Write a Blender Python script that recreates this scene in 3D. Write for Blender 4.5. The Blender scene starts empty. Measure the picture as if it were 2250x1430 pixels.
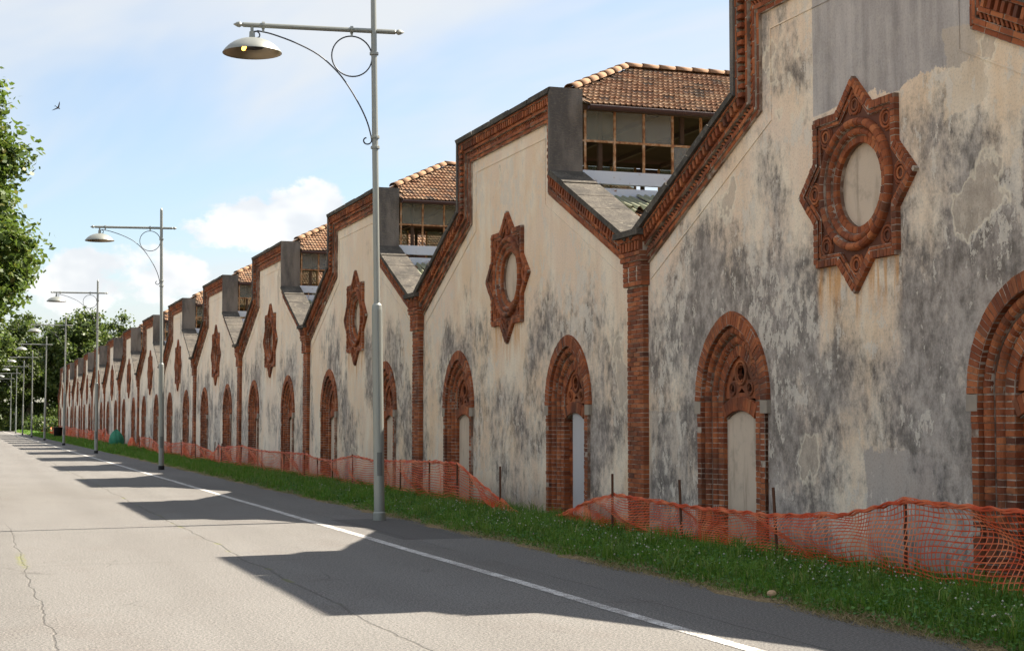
import bpy, math, random
import numpy as np
from mathutils import Vector, Matrix
from mathutils.geometry import tessellate_polygon
random.seed(7); rng = np.random.default_rng(7)
R = math.radians
sc = bpy.context.scene
COL = sc.collection

# ------------------------------------------------------------------ camera
CAM = Vector((-10.36, 0.0, 1.6)); YAW, PITCH, ROLL = 0.3302, 0.0605, -0.0006
cd = bpy.data.cameras.new('camera'); cam = bpy.data.objects.new('camera', cd); COL.objects.link(cam)
cam.location = CAM; cam.rotation_euler = (math.pi/2 + PITCH, ROLL, -YAW)
cd.sensor_width = 36.0; cd.lens = 3480.7/2250*36.0; cd.clip_start = 0.1; cd.clip_end = 3000
sc.camera = cam

# ------------------------------------------------------------------ node helper
class NT:
    def __init__(s, tree): s.t = tree; s.n = tree.nodes; s.l = tree.links
    def new(s, typ, **kw):
        n = s.n.new(typ)
        for k, v in kw.items(): setattr(n, k, v)
        return n
    def put(s, sock, v):
        if isinstance(v, bpy.types.NodeSocket): s.l.new(v, sock)
        elif v is not None:
            try: sock.default_value = v
            except Exception:
                sock.default_value = tuple(v) + (1.0,) if len(v) == 3 else v
    def m(s, op, a, b=None, c=None, clamp=False):
        n = s.new('ShaderNodeMath', operation=op, use_clamp=clamp)
        for i, v in enumerate((a, b, c)):
            if v is not None: s.put(n.inputs[i], v)
        return n.outputs[0]
    def add(s, a, b): return s.m('ADD', a, b)
    def sub(s, a, b): return s.m('SUBTRACT', a, b)
    def mul(s, a, b): return s.m('MULTIPLY', a, b)
    def vm(s, op, a, b=None):
        n = s.new('ShaderNodeVectorMath', operation=op)
        s.put(n.inputs[0], a)
        if b is not None: s.put(n.inputs[1], b)
        return n.outputs[0]
    def ss(s, v, lo, hi, a=0.0, b=1.0):
        n = s.new('ShaderNodeMapRange', interpolation_type='SMOOTHSTEP')
        s.put(n.inputs[0], v); s.put(n.inputs[1], lo); s.put(n.inputs[2], hi); s.put(n.inputs[3], a); s.put(n.inputs[4], b)
        return n.outputs[0]
    def noise(s, vec, scale=1.0, detail=4.0, rough=0.55, dist=0.0):
        n = s.new('ShaderNodeTexNoise')
        s.put(n.inputs['Vector'], vec); n.inputs['Scale'].default_value = scale
        n.inputs['Detail'].default_value = detail; n.inputs['Roughness'].default_value = rough; n.inputs['Distortion'].default_value = dist
        return n.outputs['Fac']
    def voro(s, vec, scale=1.0, feature='F1'):
        n = s.new('ShaderNodeTexVoronoi', feature=feature)
        s.put(n.inputs['Vector'], vec); n.inputs['Scale'].default_value = scale
        return n.outputs['Distance']
    def mix(s, f, a, b, typ='MIX'):
        n = s.new('ShaderNodeMix', data_type='RGBA', blend_type=typ)
        s.put(n.inputs[0], f); s.put(n.inputs[6], a); s.put(n.inputs[7], b)
        return n.outputs[2]
    def xyz(s, vec):
        n = s.new('ShaderNodeSeparateXYZ'); s.put(n.inputs[0], vec); return n.outputs
    def vec(s, x, y, z):
        n = s.new('ShaderNodeCombineXYZ'); s.put(n.inputs[0], x); s.put(n.inputs[1], y); s.put(n.inputs[2], z); return n.outputs[0]
    def pos(s): return s.new('ShaderNodeNewGeometry').outputs['Position']
    def obj(s): return s.new('ShaderNodeTexCoord').outputs['Object']
    def rnd(s):
        a = s.new('ShaderNodeNewGeometry').outputs['Random Per Island']; b = s.new('ShaderNodeObjectInfo').outputs['Random']
        return s.m('FRACT', s.add(s.mul(a, 7.13), b))
    def bump(s, h, strength=0.3, dist=0.02):
        n = s.new('ShaderNodeBump'); n.inputs['Strength'].default_value = strength; n.inputs['Distance'].default_value = dist
        s.put(n.inputs['Height'], h); return n.outputs[0]
    def ramp(s, f, stops):
        n = s.new('ShaderNodeValToRGB'); e = n.color_ramp.elements
        while len(e) < len(stops): e.new(0.5)
        for k, (p, c) in enumerate(stops): e[k].position = p; e[k].color = tuple(c) + (1,)
        s.put(n.inputs[0], f); return n.outputs[0]
def mat(name, fn, rough=0.85, metal=0.0, spec=0.3):
    m = bpy.data.materials.new(name); m.use_nodes = True
    t = NT(m.node_tree); b = t.n['Principled BSDF']
    b.inputs['Roughness'].default_value = rough; b.inputs['Metallic'].default_value = metal
    b.inputs['Specular IOR Level'].default_value = spec
    r = fn(t, b)
    if r is not None: t.put(b.inputs['Base Color'], r)
    return m
def plain(c): return lambda t, b: tuple(c) + (1,)

# ------------------------------------------------------------------ world, sun, exposure
SUN = Vector((0.932, 0.137, 1.0)).normalized()
w = bpy.data.worlds.new('World'); sc.world = w; w.use_nodes = True
t = NT(w.node_tree); bg = t.n['Background']
sky = t.new('ShaderNodeTexSky', sky_type='NISHITA', sun_disc=False)
sky.sun_elevation = math.asin(SUN.z); sky.sun_rotation = math.atan2(SUN.x, SUN.y)
sky.air_density = 1.0; sky.dust_density = 1.2; sky.ozone_density = 1.0; sky.altitude = 100
d = t.new('ShaderNodeTexCoord').outputs['Generated']
dx, dy, dz = t.xyz(d)
zz = t.m('MAXIMUM', dz, 0.0)
pl = t.vm('DIVIDE', d, t.vec(t.add(zz, 0.12), t.add(zz, 0.12), t.add(zz, 0.12)))
px_, py_, _ = t.xyz(pl)
# thin high cirrus, drawn out in streaks
ci = t.noise(t.vec(t.mul(t.add(px_, t.mul(py_, 0.25)), 0.62), t.mul(py_, 0.22), 0.0), 1.5, 5, 0.62, 0.5)
ci2 = t.noise(t.vec(t.mul(px_, 0.28), t.mul(py_, 0.28), 3.7), 1.0, 2, 0.5)
cirrus = t.add(.06, t.mul(t.ss(t.add(ci, t.mul(t.sub(ci2, 0.5), 1.1)), 0.31, 0.64), 0.86))
# low cumulus banks near the horizon
cv = t.vec(t.mul(dx, 20.0), t.mul(dy, 20.0), t.mul(dz, 32.0))
cn = t.noise(cv, 1.0, 6, 0.60)
base_thr = t.ss(dz, 0.03, 0.17, 0.60, 0.92)
def blob(az, el, ra, re):
    h = Vector((math.sin(az)*math.cos(el), math.cos(az)*math.cos(el), math.sin(el)))
    q = t.vm('DIVIDE', t.vm('SUBTRACT', d, tuple(h)), (ra, ra, re))
    n = t.new('ShaderNodeVectorMath', operation='LENGTH'); t.put(n.inputs[0], q)
    return t.m('MAXIMUM', t.sub(1.0, n.outputs['Value']), 0.0)
def pix(px, py):
    return (YAW + math.atan((px-1125)/3480.7), PITCH + math.atan((715-py)/3480.7))
bl = None
for px, py, ra, re, k in ((655, 480, .060, .040, .86), (550, 490, .060, .036, .78), (470, 520, .05, .026, .55), (170, 585, .06, .026, .50), (370, 610, .065, .030, .50), (110, 640, .05, .025, .45)):
    v = t.mul(blob(*pix(px, py), ra, re), k)
    bl = v if bl is None else t.m('MAXIMUM', bl, v)
cum = t.ss(t.sub(t.add(t.mul(t.sub(cn, .5), 1.3), t.add(.5, bl)), base_thr), 0.0, 0.15)
cum = t.mul(cum, t.ss(dz, 0.0, 0.05))
shade = t.noise(t.vm('ADD', cv, (0, 0, -.55)), 1.0, 3, 0.55)
SKY = 0.053
cirr_c = (4.45, 4.6, 4.75, 1)
cum_c = t.mix(t.ss(shade, 0.42, 0.66), (5.8, 5.75, 5.7, 1), (4.5, 4.65, 4.85, 1))
c1_ = t.mix(cirrus, sky.outputs[0], cirr_c); c2_ = t.mix(t.mul(cum, 0.90), c1_, cum_c)
t.put(bg.inputs[0], c2_); bg.inputs[1].default_value = SKY
w.cycles.sampling_method = 'MANUAL'; w.cycles.sample_map_resolution = 256
sl = bpy.data.lights.new('sun', 'SUN'); sl.energy = 5.0; sl.angle = R(0.53); sl.color = (1.0, 0.895, 0.75)
so = bpy.data.objects.new('sun', sl); COL.objects.link(so)
so.rotation_euler = (-SUN).to_track_quat('-Z', 'Y').to_euler(); so.location = (30, 10, 40)
sc.view_settings.view_transform = 'Standard'; sc.view_settings.look = 'None'; sc.view_settings.exposure = 1.86; sc.view_settings.gamma = 1
sc.view_settings.use_curve_mapping = False
sc.render.engine = 'CYCLES'; sc.cycles.max_bounces = 4; sc.cycles.diffuse_bounces = 3; sc.cycles.transparent_max_bounces = 12; sc.cycles.use_denoising = True; sc.cycles.use_adaptive_sampling = True; sc.cycles.adaptive_threshold = .02

# ------------------------------------------------------------------ materials
def f_plaster(t, b):
    AY_ = 3.42
    P = t.pos(); L = t.obj()
    _, u, v = t.xyz(P); _, lu, _ = t.xyz(L)
    at = t.new('ShaderNodeAttribute', attribute_type='OBJECT', attribute_name='soot').outputs['Fac']
    at2 = t.new('ShaderNodeAttribute', attribute_type='OBJECT', attribute_name='pale').outputs['Fac']
    W = lambda su, sv, k=0.0: t.vec(t.mul(u, su), t.mul(v, sv), k)
    n0 = t.noise(W(.33, .30, 1.0), 1, 5, .6); nb = t.noise(W(1.1, .55, 2.0), 1, 6, .62)
    c = t.mix(t.ss(n0, .35, .65), (.78, .59, .40, 1), (.79, .635, .50, 1))
    c = t.mix(t.ss(nb, .42, .66), c, (.84, .73, .58, 1))
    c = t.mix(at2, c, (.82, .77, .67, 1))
    st = t.noise(W(5.0, .35, 3.0), 1, 4, .6)
    c = t.mix(t.mul(t.ss(st, .50, .74), .20), c, (.52, .42, .32, 1))
    # square cement repairs on the nearest gable
    wob = t.mul(t.sub(t.noise(W(1.9, 1.9, 14.0), 1, 6, .68), .5), .34)
    def box(u0, u1, v0, v1, s=.03):
        a = t.m('MINIMUM', t.sub(u, u0), t.sub(u1, u)); e = t.m('MINIMUM', t.sub(v, v0), t.sub(v1, v))
        return t.m('MINIMUM', a, e)
    big = box(14.55, 18.12, 5.55, 9.0); low = box(15.25, 16.95, -1.0, 1.28); tan = box(14.35, 15.15, 5.05, 6.0); low2 = box(22.0, 23.4, .2, 1.75)
    gs = t.add(t.mul(t.noise(W(4.5, .5, 15.0), 1, 5, .6), .6), t.mul(t.noise(W(1.0, .7, 17.0), 1, 6, .7), .4))
    cem = t.mix(t.ss(gs, .35, .65), (.26, .245, .245, 1), (.47, .44, .425, 1))
    mb = t.ss(t.add(big, t.mul(wob, t.ss(u, 17.95, 17.0, .15, 2.0))), 0, .03); ml = t.ss(t.add(low, t.mul(wob, 1.7)), 0, .05); mt_ = t.ss(t.add(tan, t.mul(wob, 1.6)), 0, .02); m2 = t.ss(t.add(low2, wob), 0, .02)
    c = t.mix(t.mul(mb, .92), c, cem); c = t.mix(t.mul(ml, .75), c, t.mix(gs, (.38, .345, .33, 1), (.28, .255, .25, 1)))
    c = t.mix(t.mul(mt_, t.ss(nb, .3, .7, .9, .4)), c, (.56, .46, .345, 1)); c = t.mix(t.mul(m2, .7), c, (.50, .44, .38, 1))
    # soot and black mould: blotches drawn down the wall
    n1 = t.noise(W(.44, .29, 4.0), 1, 6, .58); n2 = t.noise(W(1.55, 1.0, 5.0), 1, 6, .68); n3 = t.noise(W(6.5, 4.2, 6.0), 1, 5, .75)
    zb = t.mul(t.ss(v, 2.2, 6.6), -.17)
    au = t.m('ABSOLUTE', lu)
    und = t.mul(t.mul(t.ss(au, .75, 1.15, 1, 0), t.ss(v, 3.3, 3.6, 1, 0)), t.ss(v, 1.9, 2.9))       # shelter under the star
    eav = t.ss(t.add(v, t.mul(t.m('MAXIMUM', t.sub(au, 2.45), 0), .45)), 4.9, 5.9)                   # strip under the sloping cornice
    ah = t.m('ABSOLUTE', t.sub(au, AY_)); hot = t.mul(t.mul(t.ss(ah, .9, 2.0, 1, 0), t.ss(v, 2.0, 2.9)), t.ss(v, 4.3, 3.2)); sid = t.mul(t.mul(t.ss(t.m('ABSOLUTE', t.sub(lu, -1.9)), .3, 1.1, 1, 0), t.ss(v, 5.8, 4.6)), t.ss(v, 2.4, 3.0))
    fld = t.add(t.add(t.add(t.mul(n1, 1.25), -.26), t.mul(n2, .55)), t.add(t.add(zb, at), t.add(t.mul(hot, .10), t.mul(sid, .07))))
    drip = t.mul(t.ss(t.noise(W(2.2, .10, 21.0), 1, 4, .6), .56, .70), t.ss(v, 5.9, 4.2)); fld = t.add(fld, t.mul(drip, .09))
    fld = t.sub(fld, t.add(t.mul(und, .22), t.mul(t.mul(eav, t.ss(v, 6.2, 5.7)), .10)))
    fld = t.sub(fld, t.add(t.mul(mb, .30), t.mul(t.m('MAXIMUM', ml, mt_), .16)))
    soot = t.ss(t.add(fld, t.mul(t.sub(n3, .5), .42)), .56, .84)
    sc_ = t.mix(t.ss(t.add(t.mul(n3, .6), t.mul(n2, .5)), .42, .70), (.43, .385, .35, 1), (.088, .081, .078, 1))
    c = t.mix(t.mul(soot, .90), c, sc_)
    # flaked limewash: small bright scabs left on the dark ground
    n4 = t.noise(W(4.2, 2.3, 8.0), 1, 6, .74); n4b = t.noise(W(.5, .4, 9.0), 1, 3, .5)
    fl = t.ss(t.add(n4, t.mul(t.sub(n4b, .5), .55)), .560, .592)
    fl = t.mul(fl, t.sub(1.0, t.mul(mb, .85)))
    c = t.mix(t.mul(fl, .72), c, t.mix(n3, (.80, .72, .60, 1), (.60, .55, .49, 1)))
    # larger patches where the top coat fell off, with a pale broken rim
    n5 = t.noise(W(.72, .55, 11.0), 1, 5, .56)
    pt = t.ss(n5, .640, .648); rim = t.mul(t.ss(n5, .618, .640), t.ss(n5, .652, .644))
    pt = t.mul(pt, t.sub(1.0, mb)); rim = t.mul(rim, t.sub(1.0, mb))
    c = t.mix(t.mul(pt, t.ss(n3, .2, .75, .95, .45)), c, t.mix(nb, (.47, .39, .31, 1), (.55, .47, .375, 1)))
    c = t.mix(t.mul(rim, .65), c, (.80, .71, .56, 1))
    # rust running down below the star
    rs = t.noise(W(9.0, .8, 16.0), 1, 5, .6)
    rz = t.mul(t.mul(t.ss(au, .9, 1.02, 1, 0), t.ss(au, .10, .34)), t.mul(t.ss(v, 2.75, 3.4), t.ss(v, 3.75, 3.55)))
    rc = t.mul(t.mul(t.ss(au, .03, .22, 1, 0), 1.0), t.mul(t.ss(v, 2.6, 3.1), t.ss(v, 3.35, 3.2)))
    c = t.mix(t.mul(t.mul(t.m('MAXIMUM', rz, rc), t.ss(rs, .42, .62)), .75), c, (.62, .30, .09, 1))
    # dark damp along the foot
    ft = t.mul(t.ss(t.add(v, t.mul(n2, .9)), 1.0, .2), .55)
    c = t.mix(ft, c, (.16, .14, .13, 1))
    g = t.noise(t.vec(u, v, 0), 34, 4, .75)
    c = t.mix(t.mul(t.ss(g, .47, .66), .24), c, (.13, .115, .105, 1)); c = t.mix(t.mul(t.ss(g, .45, .32), .18), c, (.62, .56, .48, 1))
    h = t.add(t.add(t.mul(t.add(mb, ml), -.35), t.mul(t.add(pt, m2), -.5)), t.add(t.mul(fl, .35), t.add(t.mul(g, .30), t.mul(n3, .35))))
    t.put(b.inputs['Normal'], t.bump(h, .55, .012))
    return c
M_PLASTER = mat('old_plaster', f_plaster, .92, spec=.15)
def f_panel(t, b):
    P = t.pos(); n = t.noise(P, 1.3, 7, .62); n2 = t.noise(t.vm('MULTIPLY', P, (6, 6, .9)), 1, 6, .6)
    c = t.mix(n, (.64, .52, .40, 1), (.52, .43, .34, 1)); c = t.mix(t.mul(t.ss(n2, .5, .72), .6), c, (.26, .20, .15, 1))
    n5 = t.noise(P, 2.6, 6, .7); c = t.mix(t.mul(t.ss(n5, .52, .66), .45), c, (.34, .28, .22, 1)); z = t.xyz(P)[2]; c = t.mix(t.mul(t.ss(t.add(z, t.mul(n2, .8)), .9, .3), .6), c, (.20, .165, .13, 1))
    t.put(b.inputs['Normal'], t.bump(t.noise(P, 40, 4, .6), .3, .01)); return c
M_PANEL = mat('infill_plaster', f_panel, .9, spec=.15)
def f_panelw(t, b):
    P = t.pos(); n = t.noise(t.vm('MULTIPLY', P, (3, 3, 1)), 1, 6, .6)
    return t.mix(n, (.56, .55, .56, 1), (.40, .39, .39, 1))
M_IMPOST = mat('grey_impost_stone', lambda t, b: t.mix(t.noise(t.pos(), 6, 5, .7), (.40, .34, .27, 1), (.24, .205, .17, 1)), .9, spec=.15)
M_PANELW = mat('pale_infill', f_panelw, .9, spec=.15)
def f_brick(dark):
    def fn(t, b):
        P = t.pos(); r = t.rnd()
        c = t.ramp(r, [(0, (.19, .052, .022)), (.35, (.28, .080, .030)), (.7, (.36, .108, .040)), (.92, (.43, .150, .058)), (1, (.11, .042, .026))])
        n = t.noise(P, 14, 6, .65); c = t.mix(t.mul(t.ss(n, .48, .72), .55), c, (.10, .040, .024, 1))
        n2 = t.noise(P, 1.1, 5, .6); c = t.mix(t.mul(t.ss(n2, .45, .66), dark), c, (.060, .034, .026, 1))
        n3 = t.noise(P, 4.5, 4, .6); c = t.mix(t.mul(t.ss(n3, .64, .74), .35), c, (.34, .20, .13, 1))
        t.put(b.inputs['Normal'], t.bump(t.add(n, t.mul(t.noise(P, 60, 3, .6), .5)), .45, .008)); return c
    return fn
M_BRICK = mat('red_brick', f_brick(.62), .82, spec=.25)
M_OLDB = mat('crumbling_dark_brick', f_brick(.95), .95, spec=.1)
M_TERRA = mat('terracotta', f_brick(.70), .78, spec=.25)
def f_mortar(t, b):
    P = t.pos(); n = t.noise(P, 3, 6, .65); n2 = t.noise(P, 30, 4, .6)
    c = t.mix(t.ss(n, .42, .56), (.46, .39, .32, 1), (.20, .13, .095, 1)); return t.mix(t.mul(n2, .25), c, (.12, .08, .06, 1))
M_MORTAR = mat('lime_mortar', f_mortar, .95, spec=.1)
def f_conc(t, b):
    P = t.pos(); n = t.noise(P, 2.2, 7, .65); n2 = t.noise(P, 20, 6, .8)
    c = t.mix(t.ss(n, .35, .68), (.120, .108, .092, 1), (.060, .056, .051, 1)); c = t.mix(t.mul(t.ss(n2, .49, .60), .85), c, (.05, .046, .042, 1))
    n3 = t.noise(P, 6.0, 5, .6); c = t.mix(t.mul(t.ss(n3, .60, .68), .6), c, (.20, .185, .15, 1))
    t.put(b.inputs['Normal'], t.bump(n2, .8, .02)); return c
M_CONC = mat('weathered_concrete', f_conc, .95, spec=.1)
def f_rough(t, b):
    P = t.pos(); x, y, z = t.xyz(P)
    n2 = t.noise(t.vm('MULTIPLY', P, (14, 14, 40)), 1, 6, .7); n = t.noise(t.vm('MULTIPLY', P, (2.5, 2.5, .7)), 1, 6, .6)
    c = t.mix(t.ss(n, .35, .65), (.20, .18, .16, 1), (.095, .088, .083, 1)); c = t.mix(t.mul(t.ss(n2, .5, .65), .5), c, (.20, .18, .14, 1))
    t.put(b.inputs['Normal'], t.bump(n2, .9, .02)); return c
M_ROUGH = mat('roughcast_render', f_rough, .95, spec=.1)
def f_tile(t, b):
    P = t.pos(); r = t.rnd()
    c = t.ramp(r, [(0, (.17, .085, .048)), (.35, (.24, .130, .075)), (.6, (.30, .195, .122)), (.80, (.21, .12, .075)), (.93, (.095, .066, .052)), (1, (.075, .058, .047))])
    n = t.noise(P, 9, 6, .65); c = t.mix(t.mul(t.ss(n, .48, .7), .6), c, (.13, .09, .065, 1)); n2 = t.noise(P, 2.2, 4, .6)
    return t.mix(t.mul(t.ss(n2, .5, .68), .35), c, (.28, .215, .14, 1))
M_TILE = mat('roof_tile', f_tile, .9, spec=.15)
M_RIDGE = mat('ridge_tile_clay', lambda t, b: t.mix(t.noise(t.pos(), 6, 5, .6), (.30, .18, .105, 1), (.21, .125, .078, 1)), .9, spec=.15)
def f_rust(t, b):
    P = t.pos(); n = t.noise(P, 7, 7, .7); return t.ramp(n, [(.30, (.50, .43, .35)), (.46, (.38, .22, .11)), (.60, (.19, .075, .03)), (.75, (.10, .045, .025))])
M_RUST = mat('rusty_paint', f_rust, .8, spec=.3)
def f_fascia(t, b):
    P = t.pos(); n = t.noise(P, 3.5, 7, .7); c = t.mix(t.noise(P, 1.2, 3, .5), (.44, .52, .66, 1), (.56, .60, .64, 1))
    return t.mix(t.ss(n, .58, .66), c, (.21, .10, .05, 1))
M_FASCIA = mat('flaking_pale_blue_paint', f_fascia, .75)
M_WOOD = mat('dark_roof_boards', lambda t, b: t.mix(t.noise(t.vm('MULTIPLY', t.pos(), (1, 9, 9)), 1, 4, .6), (.075, .045, .028, 1), (.045, .028, .018, 1)), .9)
M_GUTTER = mat('brown_gutter', plain((.050, .030, .030)), .45, .3)
M_DARK = mat('painted_shade_black', plain((.014, .012, .012)), .95, spec=.1)  # near-black standing in for the shade behind the tracery holes
def f_glass(t, b):
    P = t.pos(); n = t.noise(P, 4, 6, .6); r = t.rnd()
    tr = t.new('ShaderNodeBsdfTransparent'); tr.inputs[0].default_value = (.78, .82, .80, 1)
    df = t.new('ShaderNodeBsdfPrincipled'); df.inputs['Roughness'].default_value = .25
    t.put(df.inputs['Base Color'], t.mix(r, (.36, .34, .23, 1), (.26, .28, .31, 1)))
    mx = t.new('ShaderNodeMixShader'); t.put(mx.inputs[0], t.add(t.mul(n, .32), t.add(.04, t.mul(r, .30)))); t.l.new(tr.outputs[0], mx.inputs[1]); t.l.new(df.outputs[0], mx.inputs[2])
    t.l.new(mx.outputs[0], t.n['Material Output'].inputs[0]); return None
M_GLASS = mat('dusty_glass', f_glass)
def f_corr(t, b):
    b.inputs['Transmission Weight'].default_value = 0.0
    return t.mix(t.noise(t.pos(), 3, 5, .6), (.30, .31, .22, 1), (.20, .215, .15, 1))
M_CORR = mat('corrugated_fibreglass', f_corr, .5)
def f_asphalt(t, b):
    P = t.pos(); x, y, z = t.xyz(P)
    big = t.noise(t.vm('MULTIPLY', P, (.35, .12, 1)), 1, 5, .6)
    c = t.mix(t.ss(big, .3, .7), (.130, .128, .124, 1), (.166, .164, .160, 1))
    pt = t.noise(t.vm('MULTIPLY', P, (.9, .5, 1)), 1, 6, .65); c = t.mix(t.mul(t.ss(pt, .52, .70), .35), c, (.105, .088, .080, 1))
    lane = t.m('SINE', t.mul(t.add(x, t.mul(t.sub(big, .5), .6)), 3.6)); c = t.mix(t.mul(t.ss(lane, .2, 1.0), .16), c, (.075, .072, .070, 1))
    pch = t.voro(t.vm('MULTIPLY', P, (.5, .11, 1)), 1.0); c = t.mix(t.mul(t.ss(pch, .52, .60), .14), c, (.085, .078, .074, 1)); oil = t.noise(t.vm('MULTIPLY', P, (1.3, .7, 1)), 1.7, 3, .5); c = t.mix(t.mul(t.ss(oil, .68, .76), .35), c, (.06, .055, .052, 1))
    sp = t.noise(P, 48, 3, .85); c = t.mix(t.mul(t.ss(sp, .50, .57), .80), c, (.055, .051, .049, 1)); c = t.mix(t.mul(t.ss(sp, .48, .41), .75), c, (.24, .225, .20, 1))
    sp3 = t.noise(P, 130, 2, .6); c = t.mix(t.mul(t.ss(sp3, .54, .66), .7), c, (.05, .047, .045, 1)); sp2 = t.noise(P, 17, 4, .8); c = t.mix(t.mul(t.ss(sp2, .53, .64), .35), c, (.075, .068, .064, 1))
    # the newer strip between the edge line and the grass, and its darker patch by the first lamp
    wob = t.mul(t.sub(t.noise(P, 1.5, 5, .6), .5), .5)
    strip = t.ss(t.add(x, t.mul(wob, .15)), -4.90, -4.86)
    c = t.mix(t.mul(strip, .15), c, (.065, .066, .070, 1))
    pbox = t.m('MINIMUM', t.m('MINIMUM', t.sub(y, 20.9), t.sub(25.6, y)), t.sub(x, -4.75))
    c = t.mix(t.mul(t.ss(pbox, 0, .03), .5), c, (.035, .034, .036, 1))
    # cracks
    w1 = t.mul(t.sub(t.noise(t.vec(0, y, 0), .45, 6, .62), .5), .34); w2 = t.mul(t.sub(t.noise(t.vec(5, y, 0), .5, 6, .65), .5), .34)
    gate = t.noise(t.vec(x, y, 7), .35, 2, .5)
    k1 = t.ss(t.m('ABSOLUTE', t.sub(x, t.add(-7.27, w1))), .022, .006)
    k2 = t.mul(t.ss(t.m('ABSOLUTE', t.sub(x, t.add(-9.75, w2))),    .014, .004), t.ss(y, 27, 24)); k4 = t.mul(t.ss(t.m('ABSOLUTE', t.sub(x, t.add(-4.6, t.mul(w2, .6)))), .014, .004), t.ss(gate, .40, .5))
    w3 = t.mul(t.sub(t.noise(t.vec(x, 2, 0), .7, 6, .65), .5), .9)
    k3 = t.ss(t.m('ABSOLUTE', t.sub(t.m('FRACT', t.mul(t.add(y, w3), .19)), .5)), .008, .002)
    vd = t.voro(t.vm('ADD', P, t.vec(t.mul(w2, .8), t.mul(w3, .8), 0)), .9, 'DISTANCE_TO_EDGE'); k5 = t.mul(t.ss(vd, .010, .002), t.ss(t.noise(P, .45, 3, .5), .56, .66))
    kr = t.m('MAXIMUM', t.m('MAXIMUM', k1, k2), t.m('MAXIMUM', k4, t.m('MAXIMUM', t.mul(t.mul(k3, .55), t.ss(gate, .42, .55)), k5)))
    c = t.mix(t.mul(kr, .34), c, (.030, .026, .022, 1))
    weed = t.mul(t.ss(t.m('ABSOLUTE', t.sub(x, t.add(-7.27, w1))), .05, .02), t.ss(t.noise(t.vec(0, y, 3), 1.6, 4, .6), .56, .62)); weed2 = t.mul(t.ss(t.m('ABSOLUTE', t.sub(x, t.add(-9.75, w2))), .07, .03), t.mul(t.mul(t.ss(y, 17.6, 19.2), t.ss(y, 20.6, 19.6)), t.ss(t.noise(P, 14, 3, .6), .46, .56)))
    c = t.mix(t.mul(t.m('MAXIMUM', t.mul(weed, .5), weed2), .8), c, (.13, .14, .03, 1))
    t.put(b.inputs['Normal'], t.bump(t.add(sp, t.mul(kr, -2.0)), .5, .008)); return c
M_ASPH = mat('old_asphalt', f_asphalt, .9, spec=.2)
def f_paint(t, b):
    P = t.pos(); n = t.noise(P, 60, 4, .7); n2 = t.noise(P, 5, 5, .6)
    return t.mix(t.ss(t.add(n, t.mul(n2, .5)), .66, .80), (.56, .56, .55, 1), (.20, .19, .18, 1))
M_PAINT = mat('worn_road_paint', f_paint, .7)
def f_soil(t, b):
    P = t.pos(); x, y, z = t.xyz(P); n = t.noise(P, 2.2, 6, .65); n2 = t.noise(P, 30, 5, .7)
    c = t.mix(n, (.035, .055, .016, 1), (.06, .055, .028, 1)); e = t.ss(t.add(x, t.mul(t.sub(n, .5), .5)), -3.25, -3.45)
    c = t.mix(e, c, t.mix(t.ss(n2, .35, .65), (.085, .065, .036, 1), (.30, .225, .125, 1))); return c
M_SOIL = mat('turf_soil', f_soil, .95, spec=.1)
def leafmat(name, stops, trans=.35, rough=.5):
    m = bpy.data.materials.new(name); m.use_nodes = True; t = NT(m.node_tree); b = t.n['Principled BSDF']
    r = t.new('ShaderNodeNewGeometry').outputs['Random Per Island']; c = t.ramp(r, stops)
    t.put(b.inputs['Base Color'], c); b.inputs['Roughness'].default_value = rough; b.inputs['Specular IOR Level'].default_value = .3
    tl = t.new('ShaderNodeBsdfTranslucent'); t.put(tl.inputs[0], t.mix(.4, c, (.20, .29, .04, 1)))
    mx = t.new('ShaderNodeMixShader'); mx.inputs[0].default_value = trans
    t.l.new(b.outputs[0], mx.inputs[1]); t.l.new(tl.outputs[0], mx.inputs[2]); t.l.new(mx.outputs[0], t.n['Material Output'].inputs[0]); return m
M_LEAF = leafmat('tree_leaf', [(0, (.034, .066, .012)), (.5, (.056, .100, .017)), (.9, (.09, .125, .023)), (1, (.17, .15, .03))])
M_LEAF2 = leafmat('far_tree_leaf', [(0, (.035, .062, .018)), (.5, (.060, .095, .024)), (1, (.105, .125, .035))])
M_GRASS = leafmat('grass_blade', [(0, (.040, .125, .010)), (.5, (.080, .215, .018)), (.90, (.15, .29, .035)), (1, (.34, .32, .12))], .4)
M_TUFT = leafmat('tuft_blade', [(0, (.05, .12, .014)), (.6, (.12, .24, .03)), (.9, (.20, .29, .06)), (1, (.40, .36, .16))], .4)
M_CLOVER = leafmat('clover_leaf', [(0, (.03, .10, .02)), (.7, (.065, .18, .035)), (1, (.13, .25, .06))], .3)
M_STRAW = leafmat('dry_grass', [(0, (.22, .16, .08)), (1, (.38, .29, .16))], .25)
M_BARK = mat('bark', lambda t, b: t.mix(t.noise(t.vm('MULTIPLY', t.pos(), (6, 6, 1.5)), 1, 5, .6), (.10, .08, .06, 1), (.20, .17, .13, 1)), .95)
def f_net(t, b):
    tl = t.new('ShaderNodeBsdfTranslucent'); r = t.noise(t.pos(), 3.0, 3, .5); c = t.mix(t.ss(r, .4, .65), (.66, .085, .022, 1), (.80, .24, .10, 1))
    t.put(tl.inputs[0], c); mx = t.new('ShaderNodeMixShader'); mx.inputs[0].default_value = .35
    t.l.new(b.outputs[0], mx.inputs[1]); t.l.new(tl.outputs[0], mx.inputs[2]); t.l.new(mx.outputs[0], t.n['Material Output'].inputs[0]); return c
M_NET = mat('orange_safety_net', f_net, .45, spec=.4)
M_REBAR = mat('rusted_steel', lambda t, b: t.mix(t.noise(t.pos(), 25, 5, .7), (.065, .030, .018, 1), (.13, .055, .028, 1)), .85)
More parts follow.
